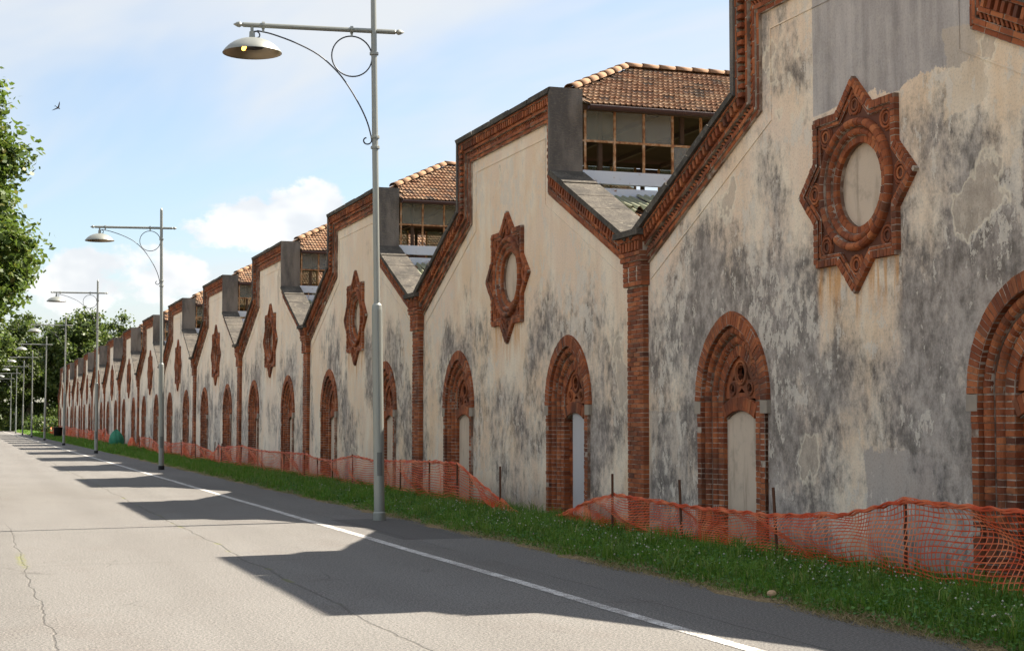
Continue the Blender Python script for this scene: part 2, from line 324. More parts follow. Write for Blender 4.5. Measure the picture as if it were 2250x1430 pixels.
M_STEEL = mat('galvanised_steel', lambda t, b: t.mix(t.noise(t.vm('MULTIPLY', t.pos(), (5, 5, 1)), 1, 5, .6), (.30, .315, .29, 1), (.20, .212, .20, 1)), .42, .45, .5)
M_DOOR = mat('scuffed_lamp_door', plain((.13,.135,.13)), .5, .4)
M_IRON = mat('thin_iron_scroll', plain((.06, .065, .075)), .5, .5)
M_BLACK = mat('black_rubber', plain((.012, .012, .014)), .6)
M_REFL = mat('lamp_inner_reflector', plain((.30, .25, .18)), .35, .6)
def f_bulb(t, b):
    b.inputs['Emission Color'].default_value = (1.0, .42, .06, 1); b.inputs['Emission Strength'].default_value = 2.2; return (.9, .6, .2, 1)
M_BULB = mat('lit_lamp_bulb', f_bulb)

# ------------------------------------------------------------------ mesh helpers
class MB:
    def __init__(s): s.v = []; s.f = []
    def add(s, vs, fs):
        o = len(s.v); s.v += [tuple(p) for p in vs]; s.f += [tuple(i+o for i in f) for f in fs]
    def box(s, x0, x1, y0, y1, z0, z1, M=None):
        vs = [(x0,y0,z0),(x1,y0,z0),(x1,y1,z0),(x0,y1,z0),(x0,y0,z1),(x1,y0,z1),(x1,y1,z1),(x0,y1,z1)]
        if M is not None: vs = [M @ Vector(p) for p in vs]
        s.add(vs, [(0,3,2,1),(4,5,6,7),(0,1,5,4),(1,2,6,5),(2,3,7,6),(3,0,4,7)])
    def prism(s, quad, x0, x1):             # quad: (y,z) list, extruded along x
        n = len(quad); vs = [(x0,y,z) for y,z in quad] + [(x1,y,z) for y,z in quad]
        s.add(vs, [tuple(range(n)), tuple(range(2*n-1, n-1, -1))] + [(i, i+n, (i+1)%n+n, (i+1)%n) for i in range(n)])
    def grid(s, rows, closed=False):        # rows: list of equal-length point lists
        n = len(rows[0]); o = len(s.v)
        for r in rows: s.v += [tuple(p) for p in r]
        for i in range(len(rows)-1):
            for j in range(n if closed else n-1):
                k = (j+1) % n; s.f.append((o+i*n+j, o+i*n+k, o+(i+1)*n+k, o+(i+1)*n+j))
    def tube(s, pts, rad, seg=8, caps=True):
        pts = [Vector(p) for p in pts]; rr = rad if isinstance(rad, (list, tuple)) else [rad]*len(pts); rows = []
        up = None
        for i, p in enumerate(pts):
            d = (pts[min(i+1, len(pts)-1)] - pts[max(i-1, 0)]).normalized()
            if up is None: up = Vector((0,0,1)) if abs(d.z) < .9 else Vector((1,0,0))
            a = d.cross(up).normalized(); b = a.cross(d).normalized(); up = b
            rows.append([p + (a*math.cos(2*math.pi*k/seg) + b*math.sin(2*math.pi*k/seg))*rr[i] for k in range(seg)])
        o = len(s.v); s.grid(rows, True)
        if caps: s.f.append(tuple(o+k for k in range(seg))); s.f.append(tuple(o+(len(pts)-1)*seg+k for k in range(seg-1, -1, -1)))
    def lathe(s, prof, seg=16, M=None):     # prof: (r, z)
        rows = [[(r*math.cos(2*math.pi*k/seg), r*math.sin(2*math.pi*k/seg), z) for k in range(seg)] for r, z in prof]
        if M is not None: rows = [[M @ Vector(p) for p in r] for r in rows]
        s.grid(rows, True)
    def ring(s, c, r, rad, axis='x', n=28, seg=6, a0=0, a1=2*math.pi):   # torus in the yz plane about x
        pts = []
        for i in range(n+1):
            a = a0+(a1-a0)*i/n; pts.append((c[0], c[1]+r*math.cos(a), c[2]+r*math.sin(a)))
        s.tube(pts, rad, seg, False)
    def mesh(s, name, m=None, smooth=False):
        me = bpy.data.meshes.new(name); me.from_pydata(s.v, [], s.f); me.update()
        if m: me.materials.append(m)
        if smooth: me.polygons.foreach_set('use_smooth', [True]*len(me.polygons))
        return me
    def build(s, name, m=None, parent=None, smooth=False): return link(name, s.mesh(name, m, smooth), parent)
def link(name, me, parent=None):
    o = bpy.data.objects.new(name, me); COL.objects.link(o)
    if parent is not None: o.parent = parent
    return o
def npmesh(name, V, F, m):                  # fast mesh from numpy; F is (n,3) or (n,4)
    me = bpy.data.meshes.new(name); k = F.shape[1]
    me.vertices.add(len(V)); me.vertices.foreach_set('co', np.ascontiguousarray(V, np.float32).ravel())
    me.loops.add(F.size); me.loops.foreach_set('vertex_index', np.ascontiguousarray(F, np.int32).ravel())
    me.polygons.add(len(F)); me.polygons.foreach_set('loop_start', np.arange(0, F.size, k, dtype=np.int32))
    me.update(calc_edges=True); me.materials.append(m); return me
def empty(name, loc, label=None, cat=None, group=None):
    o = bpy.data.objects.new(name, None); COL.objects.link(o); o.location = loc; o.empty_display_size = .3
    return tag(o, label, cat, group)
def tag(o, label=None, cat=None, group=None, kind=None):
    if label: o['label'] = label
    if cat: o['category'] = cat
    if group: o['group'] = group
    if kind: o['kind'] = kind
    return o

# unit pieces: back at x=0, front at x=-1, y/z in +-.5, chamfered front
def unit_piece(key):
    m = MB(); k = key.split(':')
    if k[0] in ('box', 'wedge'):
        tp = float(k[1]) if len(k) > 1 else 1.0
        q = [(-.5*tp,-.5),(.5*tp,-.5),(.5,.5),(-.5,.5)]; cx, cz = .94, .90
        vs = [(0,y,z) for y,z in q] + [(-.88,y,z) for y,z in q] + [(-1,y*cx,z*cz) for y,z in q]
        fs = [(8,9,10,11)] + [(a+4,(a+1)%4+4,(a+1)%4+8,a+8) for a in range(4)] + [(a,(a+1)%4,(a+1)%4+4,a+4) for a in range(4)]
        m.add(vs, fs)
    elif k[0] == 'roll':
        tp = float(k[1]) if len(k) > 1 else 1.0; n = 6
        rows = []
        for ysg in (-.5, .5):
            r = [(0,-.5)] + [(-.45-.55*math.sin(math.pi*i/n), -.5*math.cos(math.pi*i/n)) for i in range(n+1)] + [(0,.5)]
            rows.append([(x, ysg*(tp+(1-tp)*(z+.5)), z) for x,z in r])
        m.grid(rows); kk = len(rows[0]); m.f.append(tuple(range(kk))); m.f.append(tuple(range(2*kk-1, kk-1, -1)))
    elif k[0] == 'tile':                     # clay tile: x across, y up the slope, z up; two rolls
        n = 8; xs = [-.5+i/n for i in range(n+1)]
        h = lambda x: .16*max(0, math.cos((x+.25)*4*math.pi/1.0)) if x < 0 else .16*max(0, math.cos((x-.25)*4*math.pi))
        rows = [[(x, -.5, h(x)) for x in xs], [(x, .5, h(x)-.22) for x in xs]]
        m.grid(rows); m.grid([[(x, -.5, h(x)) for x in xs], [(x, -.5, h(x)-.16) for x in xs]])
    return m
UNIT, UMESH = {}, {}
def unit(key):
    if key not in UNIT:
        m = unit_piece(key); UNIT[key] = (np.array(m.v), [tuple(f) for f in m.f])
    return UNIT[key]
def unit_mesh(key, m):
    kk = (key, m.name)
    if kk not in UMESH:
        V, F = unit(key); me = bpy.data.meshes.new(key.split(':')[0]); me.from_pydata([tuple(p) for p in V], [], F); me.update(); me.materials.append(m); UMESH[kk] = me
    return UMESH[kk]
def join_pieces(name, items, m):
    vs, fs, o = [], [], 0
    for key, M in items:
        V, F = unit(key); A = np.array(M); W_ = V @ A[:3,:3].T + A[:3,3]
        vs.append(W_); fs += [tuple(i+o for i in f) for f in F]; o += len(V)
    me = bpy.data.meshes.new(name)
    me.from_pydata([tuple(p) for p in np.concatenate(vs)], [], fs); me.update(); me.materials.append(m); return me
def piece(y, z, ang, L, Wd, xb, xf):
    j = random.uniform(-.004, .004)
    return Matrix.Translation((xb, y, z)) @ Matrix.Rotation(ang, 4, 'X') @ Matrix.Diagonal((xb-xf+j, L, Wd, 1))

# projection, used only to rank which bricks are big enough to be objects of their own
_f = Vector((math.sin(YAW)*math.cos(PITCH), math.cos(YAW)*math.cos(PITCH), math.sin(PITCH))); _r = _f.cross(Vector((0,0,1))).normalized(); _u = _r.cross(_f)
def proj(p):
    q = Vector(p) - CAM; z = q.dot(_f); return (1125+3480.7*q.dot(_r)/z, 715-3480.7*q.dot(_u)/z, z)

# ================================================================== SETTING
def sheet(name, x0, x1, y0, y1, z, m, kind='structure', nx=1, ny=1):
    b = MB(); b.grid([[(x0+(x1-x0)*i/nx, y0+(y1-y0)*j/ny, z) for i in range(nx+1)] for j in range(ny+1)]); o = b.build(name, m); return tag(o, kind=kind)
tag(sheet('ground', -900, 900, -300, 1800, -0.65, M_SOIL), 'dark soil and turf ground stretching away under the trees')
tag(sheet('road', -14.5, -3.30, -30, 272, 0.0, M_ASPH), 'sunlit pale asphalt road crossed by gable shadows')
def bank_z(x):                               # cross-section of the verge
    return float(np.interp(x, [-3.8,-3.45,-3.1,-2.5,-1.9,-1.2,-.6,0.2], [-.03,.012,.05,.09,.10,-.02,-.30,-.42]))
b = MB(); rows = []
ys = np.concatenate([np.arange(3, 60, .35), np.arange(60, 272, 2.0)])
for y in ys:
    wv = .10*math.sin(y*1.3)+.07*math.sin(y*3.1+1)+.05*math.sin(y*7.7)
    rows.append([(x + (wv if x < -3.2 else 0), y, bank_z(x)+.02*math.sin(3*x+y*2.2)*(1 if x > -3.3 else 0)) for x in (-3.62,-3.45,-3.1,-2.5,-1.9,-1.2,-.6,.3)])
b.grid(rows); tag(b.build('verge', M_SOIL), 'low earth bank between the asphalt and the factory wall', kind='structure')
b = MB(); rows = [[(x, y, z) for x, z in ((-14.4,-.03),(-14.9,.1),(-17,.1),(-40,.0),(-90,-.4))] for y in (-30, 120, 272)]
b.grid(rows); tag(b.build('lawn', M_SOIL), 'grassy ground on the tree side of the road', kind='structure')
b = MB(); rows = []
for i in range(120):
    y = 4+i*2.2; wv = .01*math.sin(y*.9); rows.append([(-5.185+wv, y, .004), (-5.055+wv, y, .004)])
b.grid(rows); tag(b.build('edge_line', M_PAINT), 'worn white edge line painted along the asphalt road', kind='structure')

# ================================================================== FACTORY HALLS
BAY, C1, NH = 13.4, 17.05, 14
HP, ZV, ZS, ZT, HB = 6.40, 4.12, 5.90, 7.27, 2.45      # half bay, valley, shoulder, top, half block
PATH = [(HP,ZV),(HB,ZS),(HB,ZT),(-HB,ZT),(-HB,ZS),(-HP,ZV)]
def offset(path, o):
    P = [Vector(p) for p in path]; N = []
    for a, c in zip(P, P[1:]):
        d = (c-a).normalized(); N.append(Vector((d.y, -d.x)))
    out = [P[0]+N[0]*o]
    for i in range(1, len(P)-1):
        n1, n2 = N[i-1], N[i]; k = (n1+n2)/(1+n1.dot(n2)); out.append(P[i]+k*o)
    out.append(P[-1]+N[-1]*o); return out
def ogive(a, z0, zs, n=10, e=.16):           # pointed opening of half-width a: points from right foot over the apex to the left foot
    r = a+e; am = math.acos(e/r); pr = [(a, z0)] + [(-e+r*math.cos(am*i/n), zs+r*math.sin(am*i/n)) for i in range(n+1)]
    return pr + [(-y, z) for y, z in reversed(pr[:-1])]
ZSP, AY = 1.90, 3.42                          # springing height, arch axis offset
STAR_Z = 4.53
def star_pts(s):                              # two squares of half-side s
    return [(s*(math.sqrt(2) if k % 2 == 0 else 1/math.cos(math.pi/8))*math.cos(math.pi/2+k*math.pi/8), STAR_Z+s*(math.sqrt(2) if k % 2 == 0 else 1/math.cos(math.pi/8))*math.sin(math.pi/2+k*math.pi/8)) for k in range(16)]

def wall_mesh():
    op = offset(PATH, .45); out = [(6.70,-.7),(6.70,op[0].y)] + [(p.x,p.y) for p in op] + [(-6.70,op[-1].y),(-6.70,-.7)]
    holes = [[(y+s*AY, z) for y, z in ogive(.98, -.66, ZSP)] for s in (1,-1)]
    holes.append([(.70*math.cos(2*math.pi*i/32), STAR_Z+.70*math.sin(2*math.pi*i/32)) for i in range(32)])
    polys = [[Vector((y,z,0)) for y,z in p] for p in [out]+holes]
    tri = tessellate_polygon(polys); m = MB(); allp = [p for pl_ in polys for p in pl_]
    m.add([(0,p.x,p.y) for p in allp], [tuple(t_) for t_ in tri])
    o2 = [(.42,y,z) for y,z in out]; n = len(out); tr2 = tessellate_polygon([[Vector((y,z,0)) for y,z in out]])
    m.add(o2, [tuple(reversed(t_)) for t_ in tr2])
    m.add([(0,y,z) for y,z in out]+o2, [(i,(i+1)%n,(i+1)%n+n,i+n) for i in range(n)])
    return m.mesh('wall', M_PLASTER)
def bead_mesh():
    m = MB(); 
    for o0 in (-.26,):
        a, c = offset(PATH, o0-.008), offset(PATH, o0+.008)
        for i in range(len(a)-1): m.prism([(a[i].x,a[i].y),(a[i+1].x,a[i+1].y),(c[i+1].x,c[i+1].y),(c[i].x,c[i].y)], -.012, .002)
    return m.mesh('border_bead', M_PLASTER)
def cornice():                                # -> backing mesh, pieces
    prof = [(-.004,.02),(-.004,-.042),(.07,-.042),(.07,-.072),(.14,-.072),(.14,-.02),(.22,-.02),(.22,-.112),(.28,-.112),(.28,-.060),(.42,-.060),(.42,-.174),(.46,-.174),(.46,.02)]
    offs = [offset(PATH, o) for o, x in prof]; m = MB()
    m.grid([[(prof[j][1], offs[j][i].x, offs[j][i].y) for j in range(len(prof))] for i in range(len(PATH))])
    it = []
    def run(o, wd, xb, xf, step, gap, key='box', name='brick', rot=0, across=False):
        q = offset(PATH, o)
        for a, c in zip(q, q[1:]):
            dv = c-a; Ls = dv.length; n = max(1, round(Ls/step)); st = Ls/n; an = math.atan2(dv.y, dv.x)
            for i in range(n):
                p = a+dv*((i+.5)/n)
                if across: it.append((name, key, piece(p.x, p.y, an+rot, wd[0], wd[1], xb, xf+random.uniform(-.006,.006))))
                else: it.append((name, key, piece(p.x, p.y, an+rot, st-gap, wd, xb, xf+random.uniform(-.005,.005))))
    run(.034, .060, 0, -.050, .25, .010); run(.105, .060, 0, -.080, .25, .010)
    run(.180, (.105,.034), -.02, -.068, .085, 0, rot=.75, across=True, name='frieze_brick')
    run(.250, .052, 0, -.120, .25, .010)
    run(.350, (.062,.132), -.05, -.172, .125, 0, across=True, name='dentil')
    run(.441, .036, 0, -.182, .25, .010)
    return m.mesh('cornice', M_MORTAR), it
def copings():                                # slabs on the slopes and the flat top, rendered sides on the block
    a, c = offset(PATH, .462), offset(PATH, .565); out = []
    for i in range(5):
        if i in (1, 3):
            m = MB(); m.prism([(a[i].x,a[i].y),(a[i+1].x,a[i+1].y),(c[i+1].x,c[i+1].y),(c[i].x,c[i].y)], -.215, .44); out.append(('block_side', m.mesh('block_side', M_ROUGH), M_ROUGH)); continue
        n = 5
        for k in range(n):
            s0, s1 = k/n+.003, (k+1)/n-.003
            if k == 0: s0 = 0
            if k == n-1: s1 = 1
            j = random.uniform(-.010,.012); nrm = (c[i]-a[i]).normalized() if i != 2 else Vector((0,1))
            q = [a[i].lerp(a[i+1],s0), a[i].lerp(a[i+1],s1), c[i].lerp(c[i+1],s1)+nrm*j, c[i].lerp(c[i+1],s0)+nrm*(j+random.uniform(-.006,.006))]
            m = MB(); m.prism([(p.x,p.y) for p in q], -.235+random.uniform(-.012,.012), .47+random.uniform(-.02,.02)); out.append(('coping_slab', m.mesh('coping_slab', M_CONC), M_CONC))
    return out
def rollprof(a1, a0, xb, xf, n=8):             # (a, x) points of the mortar bed just under a ring of rounded bricks
    return [(a1-(a1-a0)*(1-math.cos(math.pi*i/n))/2, xb+(xf-xb)*(.45+.55*math.sin(math.pi*i/n))*.93) for i in range(n+1)]
def star():
    m = MB(); fld = MB(); it = []
    # stepped backing plate with the round opening
    for s, x in ((.960,-.062),(.866,-.036),(.812,-.006)):
        o = star_pts(s); hole = {.960: star_pts(.864), .866: star_pts(.810)}.get(s) or [(.70*math.cos(2*math.pi*i/40), STAR_Z+.70*math.sin(2*math.pi*i/40)) for i in range(40)]
        P = [[Vector((y,z,0)) for y,z in o],[Vector((y,z,0)) for y,z in hole]]; tri = tessellate_polygon(P); al = P[0]+P[1]
        (m if s > .83 else fld).add([(x,p.x,p.y) for p in al], [tuple(t_) for t_ in tri])
        n = 16; m.add([(x,y,z) for y,z in o]+[(.01,y,z) for y,z in o], [(i,(i+1)%n,(i+1)%n+n,i+n) for i in range(n)])
    def border(s0, s1, xf, cnt, name):
        A, C = star_pts(s0), star_pts(s1)
        for i in range(16):
            a0, a1, c0, c1 = (Vector(p) for p in (A[i], A[(i+1)%16], C[i], C[(i+1)%16]))
            for k in range(cnt):
                p0 = a0.lerp(a1,(k+.5)/cnt); p1 = c0.lerp(c1,(k+.5)/cnt); cc = (p0+p1)/2; dd = a1-a0; an = math.atan2(dd.y, dd.x)
                L = ((a1-a0).length/cnt + (c1-c0).length/cnt)/2 - .011; nw = abs((a0-c0).dot(Vector((-dd.y,dd.x)).normalized()))
                it.append((name, 'box', piece(cc.x, cc.y, an, L, nw-.004, .0, xf+random.uniform(-.004,.004))))
    border(.965, .868, -.070, 7, 'brick'); border(.858, .815, -.045, 3, 'trim_brick')
    for r0, r1, xb, xf, n, key in ((.72,.825,.02,-.090,46,'roll:.88'),(.615,.712,.06,-.045,42,'roll:.88'),(.52,.605,.07,.018,38,'wedge:.88')):
        for k in range(n):
            a = 2*math.pi*(k+.5)/n; rm = (r0+r1)/2
            it.append(('voussoir', key, piece(rm*math.cos(a), STAR_Z+rm*math.sin(a), a-math.pi/2, 2*math.pi*r1/n-.010, r1-r0, xb, xf)))
    # mortar collar and reveal
    pr = [(.824,.0)]+rollprof(.824,.721,.02,-.090)+rollprof(.711,.616,.06,-.045)+[(.604,.030),(.604,.024),(.528,.024),(.522,.19),(.50,.19)]
    m.grid([[(x, r*math.cos(2*math.pi*k/48), STAR_Z+r*math.sin(2*math.pi*k/48)) for r, x in pr] for k in range(49)])
    trs = []
    for k in range(8):
        tr = MB(); a = math.pi/2+k*math.pi/4; c_ = (-.016, 1.00*math.cos(a), STAR_Z+1.00*math.sin(a))
        tr.ring(c_, .115, .020, n=18); tr.ring(c_, .068, .016, n=14)
        for sg in (-1,1): tr.ring((-.012, c_[1], c_[2]), .150, .011, n=8, a0=a+sg*2.0-.5, a1=a+sg*2.0+.5)
        trs.append(tr.mesh('roundel', M_TERRA, True))
    disc = MB(); disc.add([(.12,0,STAR_Z)]+[(.12,.53*math.cos(2*math.pi*i/40),STAR_Z+.53*math.sin(2*math.pi*i/40)) for i in range(40)], [(0,1+(i+1)%40,1+i) for i in range(40)])
    return m.mesh('star_medallion', M_MORTAR), it, trs, disc.mesh('oculus_panel', M_PANEL), fld.mesh('terracotta_field', M_TERRA)
def arch():
    e = .16; prof = [(1.133,.01),(1.133,-.053),(.936,-.053),(.936,.05)]+rollprof(.931,.804,.10,-.015)+rollprof(.797,.668,.16,.040)+[(.662,.13),(.662,.102),(.506,.102),(.506,.40)]
    m = MB()
    for sg in (1,-1):
        def col(s, jamb):
            r = []
            for a, x in prof:
                if jamb is not None: r.append((x, sg*(min(a,1.055)), jamb))
                else:
                    rr = a+e; th = s*math.acos(e/rr); r.append((x, sg*(-e+rr*math.cos(th)), ZSP+rr*math.sin(th)))
            return r
        m.grid([col(0,-.66), col(0,ZSP-.001)]); m.grid([col(k/12, None) for k in range(13)])
    it = []
    cs = .0755
    rings = [(1.055,.934,.05,-.058,'box'),(.932,.803,.10,-.015,'roll'),(.798,.667,.16,.040,'roll'),(.663,.503,.28,.095,'box')]
    arcs = [(1.135,.934,.05,-.060,'wedge:.84'),(.932,.803,.10,-.015,'roll:.86'),(.798,.667,.16,.040,'roll:.84'),(.663,.503,.28,.095,'wedge:.80')]
    for sg in (1,-1):
        for (a1,a0,xb,xf,key) in rings:
            for k in range(33):
                z = -.60+cs*(k+.5)
                if z > ZSP: break
                it.append(('brick', key, piece(sg*(a0+a1)/2, z, 0 if key == 'box' else -math.pi/2*sg, (a1-a0) if key == 'box' else cs-.011, cs-.011 if key == 'box' else (a1-a0), xb, xf+random.uniform(-.004,.004))))
        for (a1,a0,xb,xf,key) in arcs:
            rm = (a0+a1)/2+e; tm = math.acos(e/rm); n = max(6, round(rm*tm/cs))
            for k in range(n):
                th = tm*(k+.5)/n; y = -e+rm*math.cos(th); z = ZSP+rm*math.sin(th); an = th if sg > 0 else math.pi-th
                it.append(('voussoir', key, piece(sg*y, z, an-math.pi/2, tm*(a1+e)/n-.010, a1-a0, xb, xf+random.uniform(-.004,.004))))
        for zz_ in (1.71,): pass
    # segmental lintel
    Rl, zc = 1.05, 1.74-.93
    nl = 13; tl_ = math.asin(.50/Rl)
    lb = MB(); lb.grid([[(.125, Rl_*math.sin(-tl_+2*tl_*k/12), zc+Rl_*math.cos(-tl_+2*tl_*k/12)) for Rl_ in (Rl-.11, Rl+.10)] for k in range(13)])
    lb.grid([[(x, (Rl-.11)*math.sin(-tl_+2*tl_*k/12), zc+(Rl-.11)*math.cos(-tl_+2*tl_*k/12)) for x in (.125,.40)] for k in range(13)])
    for k in range(nl):
        a = -tl_+2*tl_*(k+.5)/nl; it.append(('lintel_brick','wedge:.86', piece(Rl*math.sin(a), zc+Rl*math.cos(a), -a, 2*tl_*(Rl+.1)/nl-.006, .20, .15, .095)))
    m.v, m.f = m.v, m.f; o = len(m.v); m.v += lb.v; m.f += [tuple(i+o for i in f) for f in lb.f]
    # imposts
    imps = []
    for sg in (1,-1): imp = MB(); imp.box(-.064, .02, min(sg*.938,sg*1.135), max(sg*.938,sg*1.135), 1.715, 1.895); imps.append(imp.mesh('impost', M_IMPOST))
    rag = MB()
    for k in range(34): rag.box(.19+random.uniform(0,.05), .38, .17+random.uniform(-.05,.05), .50, -.64+.072*k, -.64+.072*k+.066)
    # terracotta tracery
    og = [(y,z) for y,z in ogive(.50, 1.93, ZSP+.03, 12)]
    def foil(cy,cz,r,lob,amp,n=36): return [(cy+(r+amp*abs(math.cos(lob*a/2)))*math.cos(a+math.pi/2), cz+(r+amp*abs(math.cos(lob*a/2)))*math.sin(a+math.pi/2)) for a in [2*math.pi*i/n for i in range(n)]]
    holes = [foil(0,2.30,.085,5,.055), foil(.27,2.07,.035,3,.03,18), foil(-.27,2.07,.035,3,.03,18), [(.10,2.015),(0,2.08),(-.10,2.015)], [(.20,2.20),(.30,2.19),(.17,2.34)], [(-.20,2.20),(-.17,2.34),(-.30,2.19)]]
    P = [[Vector((y,z,0)) for y,z in p] for p in [og]+holes]; tri = tessellate_polygon(P); al = [p for q in P for p in q]
    tc = MB(); tc.add([(.145,p.x,p.y) for p in al], [tuple(t_) for t_ in tri])
    for p in holes: tc.add([(.145,y,z) for y,z in p]+[(.22,y,z) for y,z in p], [(i,(i+1)%len(p),(i+1)%len(p)+len(p),i+len(p)) for i in range(len(p))])
    tc.ring((.136,0,2.30), .165, .022, n=26); tc.ring((.136,.27,2.07), .088, .016, n=18); tc.ring((.136,-.27,2.07), .088, .016, n=18); tc.ring((.138,0,2.30), .12, .010, n=26)
    bk = MB(); q = ogive(.52, 1.90, ZSP, 10); bk.add([(.24,y,z) for y,z in q], [tuple(range(len(q)))])  # flat black board: painted shade seen through the tracery holes
    pn = MB(); pn.add([(.165,-.503,-.66),(.165,.503,-.66),(.165,.503,1.80),(.165,-.503,1.80)], [(0,1,2,3)])
    pw = MB(); pw.add([(.155,-.502,-.66),(.155,.20,-.66),(.155,.20,1.80),(.155,-.502,1.80)], [(0,1,2,3)])
    return dict(back=m.mesh('arched_window', M_MORTAR), items=it, imp=imps, rag=rag.mesh('ragged_reveal', M_OLDB), tra=tc.mesh('tracery', M_TERRA), dark=bk.mesh('tracery_shadow_board', M_DARK), pan=pn.mesh('infill_panel', M_PANEL), panw=pw.mesh('infill_panel', M_PANELW))
def pillar():
    m = MB(); m.box(-.088,.02,-.315,.315,-.66,3.80); m.box(-.135,.02,-.37,.37,3.80,4.20); m.box(-.17,.02,-.42,.42,4.20,4.36); m.box(-.13,.02,-.42,.42,4.36,4.53); m.box(-.20,.02,-.44,.44,4.53,4.60)
    it = []; cs = .0755; k = 0; z = -.60
    while z+cs/2 < 3.80:
        cuts = [-.325,-.065,.195,.325] if k % 2 == 0 else [-.325,-.195,.065,.325]
        for a, c in zip(cuts, cuts[1:]): it.append(('brick','box', piece((a+c)/2, z+cs/2, 0, c-a-.010, cs-.011, .0, -.100+random.uniform(-.004,.003))))
        z += cs; k += 1
    z = 3.80
    for r in range(5):
        segs = [(-.38,-.20),(-.13,.13),(.20,.38)] if 0 < r < 4 else [(-.38,-.13),(-.13,.13),(.13,.38)]
        for a, c in segs: it.append(('brick','box', piece((a+c)/2, z+.04, 0, c-a-.010, .070, .0, -.155)))
        z += .08
    for zc, hw, xf in ((4.24,.43,-.185),(4.32,.43,-.20),(4.565,.45,-.215)):
        for q in range(4): it.append(('brick','box', piece(-hw+2*hw*(q+.5)/4, zc, 0, hw/2-.010, .068, .0, xf)))
    for q in range(7): it.append(('dentil','box', piece(-.42+.84*(q+.5)/7, 4.445, 0, .062, .155, -.05, -.205)))
    cap = MB(); cap.box(-.29,.46,-.52,.50,4.602,4.70)
    up = MB(); up.prism([(-.34,4.55),(.34,4.55),(.34,4.98),(.20,5.04),(-.20,5.04),(-.34,4.98)], .47, 1.05)
    return m.mesh('pillar', M_MORTAR), it, cap.mesh('capstone', M_CONC), up.mesh('gutter_upstand', M_CONC)
# ---- roofs behind the parapet
RX, EY, EZ, RZ, X0, XE = 2.6, 3.27, 7.50, 9.00, -.45, 8.0
def clay_roof():                              # tiles of the raised monitor roof: near slope as pieces, the rest as a sheet
    it = []; sl = math.atan2(RZ-EZ, EY); Ls = math.hypot(EY, RZ-EZ); nr = 13; nc = int((XE-.45)/.225)
    for r in range(nr):
        for cix in range(nc):
            x = .47+.225*(cix+.5+(.5 if r % 2 else 0)); s = (r+.5)/nr*Ls; yy = -EY+s*math.cos(sl); z = EZ+s*math.sin(sl)
            if z > EZ+(x-X0)/(RX-X0)*(RZ-EZ)-.03: continue
            M = Matrix.Translation((x, yy, z+.05+random.uniform(-.006,.006))) @ Matrix.Rotation(sl,4,'X') @ Matrix.Rotation(random.uniform(-.03,.03),4,'Z') @ Matrix.Diagonal((.222,.345,.16,1))
            it.append(('roof_tile','tile',M))
    # hip end tiles
    se = math.atan2(RZ-EZ, RX-X0); Le = math.hypot(RX-X0, RZ-EZ)
    for r in range(12):
        for cix in range(28):
            yy = -3.2+.23*(cix+.5); s = (r+.5)/12*Le; x = X0+s*math.cos(se); z = EZ+s*math.sin(se)
            if x < .50 or z > EZ+(EY-abs(yy))/EY*(RZ-EZ)-.03: continue
            it.append(('hip_tile','tile', Matrix.Translation((x,yy,z+.05)) @ Matrix.Rotation(-math.pi/2,4,'Z') @ Matrix.Rotation(se,4,'X') @ Matrix.Diagonal((.222,.32,.16,1))))
    m = MB()
    zx = lambda x: EZ+(x-X0)/(RX-X0)*(RZ-EZ)
    ex = .44; ye = EY*(1-(zx(ex)-EZ)/(RZ-EZ))
    for sg in (-1,1):
        m.add([(ex,sg*EY,EZ),(XE,sg*EY,EZ),(XE,0,RZ),(RX,0,RZ),(ex,sg*ye,zx(ex))], [(0,1,2,3,4)])
    m.add([(ex,-ye,zx(ex)),(ex,ye,zx(ex)),(RX,0,RZ)], [(0,1,2)])
    rid = []
    def barrel(a, c, n):
        a, c = Vector(a), Vector(c); dv = c-a; ax = dv.normalized(); sd = ax.cross(Vector((0,0,1))).normalized(); up = sd.cross(ax)
        for k in range(n):
            p = a+dv*(k/n); q = a+dv*((k+1.12)/n); rows = []
            for pp, r in ((p,.128),(q,.100)): rows.append([pp+sd*r*math.cos(math.pi*i/8)+up*r*.85*math.sin(math.pi*i/8) for i in range(9)])
            for pp, r in ((q,.088),(p,.114)): rows.append([pp+sd*r*math.cos(math.pi*i/8)+up*r*.85*math.sin(math.pi*i/8) for i in range(9)])
            mm = MB(); mm.grid([rows[3], rows[0], rows[1], rows[2]]); rid.append(mm.mesh('ridge_tile', M_RIDGE, True))
    hx = .46; hy = EY*(1-(zx(hx)-EZ)/(RZ-EZ))
    barrel((hx,-hy,zx(hx)+.03),(RX,0,RZ+.05),7); barrel((RX,0,RZ+.05),(XE,0,RZ+.05),14)
    return m.mesh('monitor_roof', M_WOOD), it, rid
